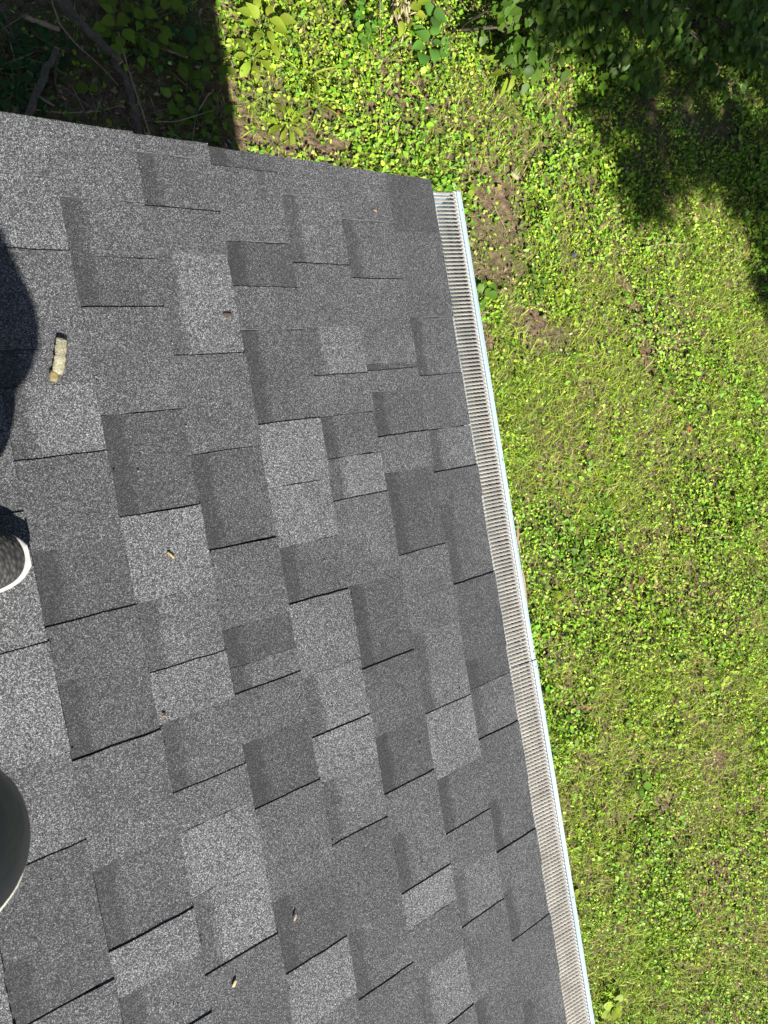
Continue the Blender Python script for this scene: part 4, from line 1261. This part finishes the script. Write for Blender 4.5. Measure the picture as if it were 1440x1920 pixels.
tag(o, 'low carpet of small round green leaves over the lawn', 'ground cover', kind='stuff')


# taller weeds in the sunny strip behind the roof
x, y = scatter(17000, 0.36, 3.2, 0.35, 2.7, lambda x, y: np.clip((y - 0.4) * 0.9, 0, 1) * np.clip(2.2 * (fbm(x, y, 3.0, 201) - 0.32), 0, 1) * (1 - 0.8 * bare(x, y)))
n = len(x)
L = rng.uniform(0.012, 0.034, n); W = L * rng.uniform(0.4, 0.85, n)
V = leaf_verts(x, y, ground_z(x, y) + 0.03 + 0.09 * rng.random(n) * fbm(x, y, 3.0, 201), L, W, rng.uniform(0, 6.283, n), rng.normal(0.0, 0.4, n), rng.normal(0, 0.45, n))
c = tint(n, [(0.26, 0.36, 0.03), (0.17, 0.30, 0.022), (0.085, 0.19, 0.022), (0.36, 0.42, 0.07)], [0.34, 0.36, 0.24, 0.06])
o = bulk('weed_cover', V, LQ, M_LAWN, c)
tag(o, 'taller bright weeds filling the sunny strip behind the roof', 'ground cover', kind='stuff')


def dens_grass(x, y):
    f_ = fbm(x, y, 1.7, 51)
    d = np.clip(1.05 - 2.6 * (f_ - 0.36), 0.12, 1.0)
    return d * (1 - 0.88 * bare(x, y)) * (1 - 0.93 * in_shade(x, y)) * np.where(y > 0.9, 0.55, 1.0)


x, y = scatter(280000, -0.6, 5.2, -5.6, 3.2, dens_grass)
n = len(x)
az = rng.uniform(0, 6.283, n)
H = rng.uniform(0.015, 0.050, n); R_ = H * rng.uniform(0.8, 2.2, n); Wd = rng.uniform(0.0007, 0.0019, n)
z = ground_z(x, y)
dx, dy = np.cos(az), np.sin(az)
V = np.zeros((n, 8, 3))
for k, (t, hz, ww) in enumerate(((0, 0.0, 1.0), (0.33, 0.62, 0.95), (0.68, 0.95, 0.7), (1.0, 0.92, 0.12))):
    for s_i, sg in enumerate((-1, 1)):
        V[:, k * 2 + s_i, 0] = x + dx * R_ * t - dy * Wd * ww * sg
        V[:, k * 2 + s_i, 1] = y + dy * R_ * t + dx * Wd * ww * sg
        V[:, k * 2 + s_i, 2] = z + H * hz - 0.004 * (k == 0)
c = tint(n, [(0.220, 0.325, 0.018), (0.135, 0.230, 0.014), (0.32, 0.380, 0.050), (0.38, 0.31, 0.15)], [0.45, 0.34, 0.17, 0.04])
o = bulk('lawn_grass', V, [(0, 1, 3, 2), (2, 3, 5, 4), (4, 5, 7, 6)], M_LAWN, c)
tag(o, 'short sparse grass between the leafy ground cover', 'grass', kind='stuff')

# litter: dry bits everywhere, thick in the shade and on the bare soil
x, y = scatter(70000, -1.6, 5.2, -5.6, 3.2, lambda x, y: np.clip(0.025 + 0.50 * bare(x, y) + 0.85 * in_shade(x, y) * (y > -0.1), 0, 1))
n = len(x)
L = rng.uniform(0.008, 0.034, n) * (1 + 0.35 * in_shade(x, y)); W = L * rng.choice([0.12, 0.25, 0.5, 0.7], n, p=[0.45, 0.25, 0.2, 0.1])
V = leaf_verts(x, y, ground_z(x, y) + 0.003 + 0.012 * rng.random(n) + 0.02 * in_shade(x, y) * rng.random(n), L, W, rng.uniform(0, 6.283, n), rng.normal(0, 0.28, n), rng.normal(0, 0.5, n))
c = tint(n, [(0.20, 0.14, 0.09), (0.11, 0.075, 0.048), (0.32, 0.25, 0.17), (0.055, 0.040, 0.028)], [0.35, 0.3, 0.15, 0.2], 0.3)
o = bulk('leaf_litter', V, LQ, M_DRY, c)
tag(o, 'brown dry litter of leaf bits and straw on the soil', 'leaf litter', kind='stuff')

# long straws and bare twigs tangled in the shaded litter
x, y = scatter(2600, -1.6, 0.5, -0.1, 3.2, lambda x, y: in_shade(x, y) * 0.9)
n = len(x)
L = rng.uniform(0.05, 0.24, n); W = rng.uniform(0.002, 0.0055, n)
V = leaf_verts(x, y, ground_z(x, y) + 0.015 + 0.05 * rng.random(n), L, W, rng.uniform(0, 6.283, n), rng.normal(0, 0.10, n), rng.normal(0, 0.3, n))
c = tint(n, [(0.17, 0.13, 0.09), (0.09, 0.065, 0.045), (0.26, 0.21, 0.15)], [0.4, 0.4, 0.2], 0.3)
o = bulk('straw_litter', V, LQ, M_DRY, c)
tag(o, 'tangle of thin dry straws and twiglets in the shaded corner', 'leaf litter', kind='stuff')

# sparse small leaves in the shade of the gable
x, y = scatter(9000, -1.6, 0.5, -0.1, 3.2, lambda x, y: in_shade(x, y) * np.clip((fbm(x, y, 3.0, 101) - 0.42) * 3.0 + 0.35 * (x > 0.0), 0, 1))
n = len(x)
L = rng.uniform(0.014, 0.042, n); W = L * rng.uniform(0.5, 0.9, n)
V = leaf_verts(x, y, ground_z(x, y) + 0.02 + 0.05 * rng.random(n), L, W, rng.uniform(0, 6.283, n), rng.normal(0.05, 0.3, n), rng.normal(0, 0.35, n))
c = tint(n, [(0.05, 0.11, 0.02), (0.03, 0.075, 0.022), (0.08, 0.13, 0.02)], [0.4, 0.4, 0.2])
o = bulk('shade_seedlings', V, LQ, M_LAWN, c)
tag(o, 'scattered tiny green seedlings in the shaded litter', 'ground cover', kind='stuff')
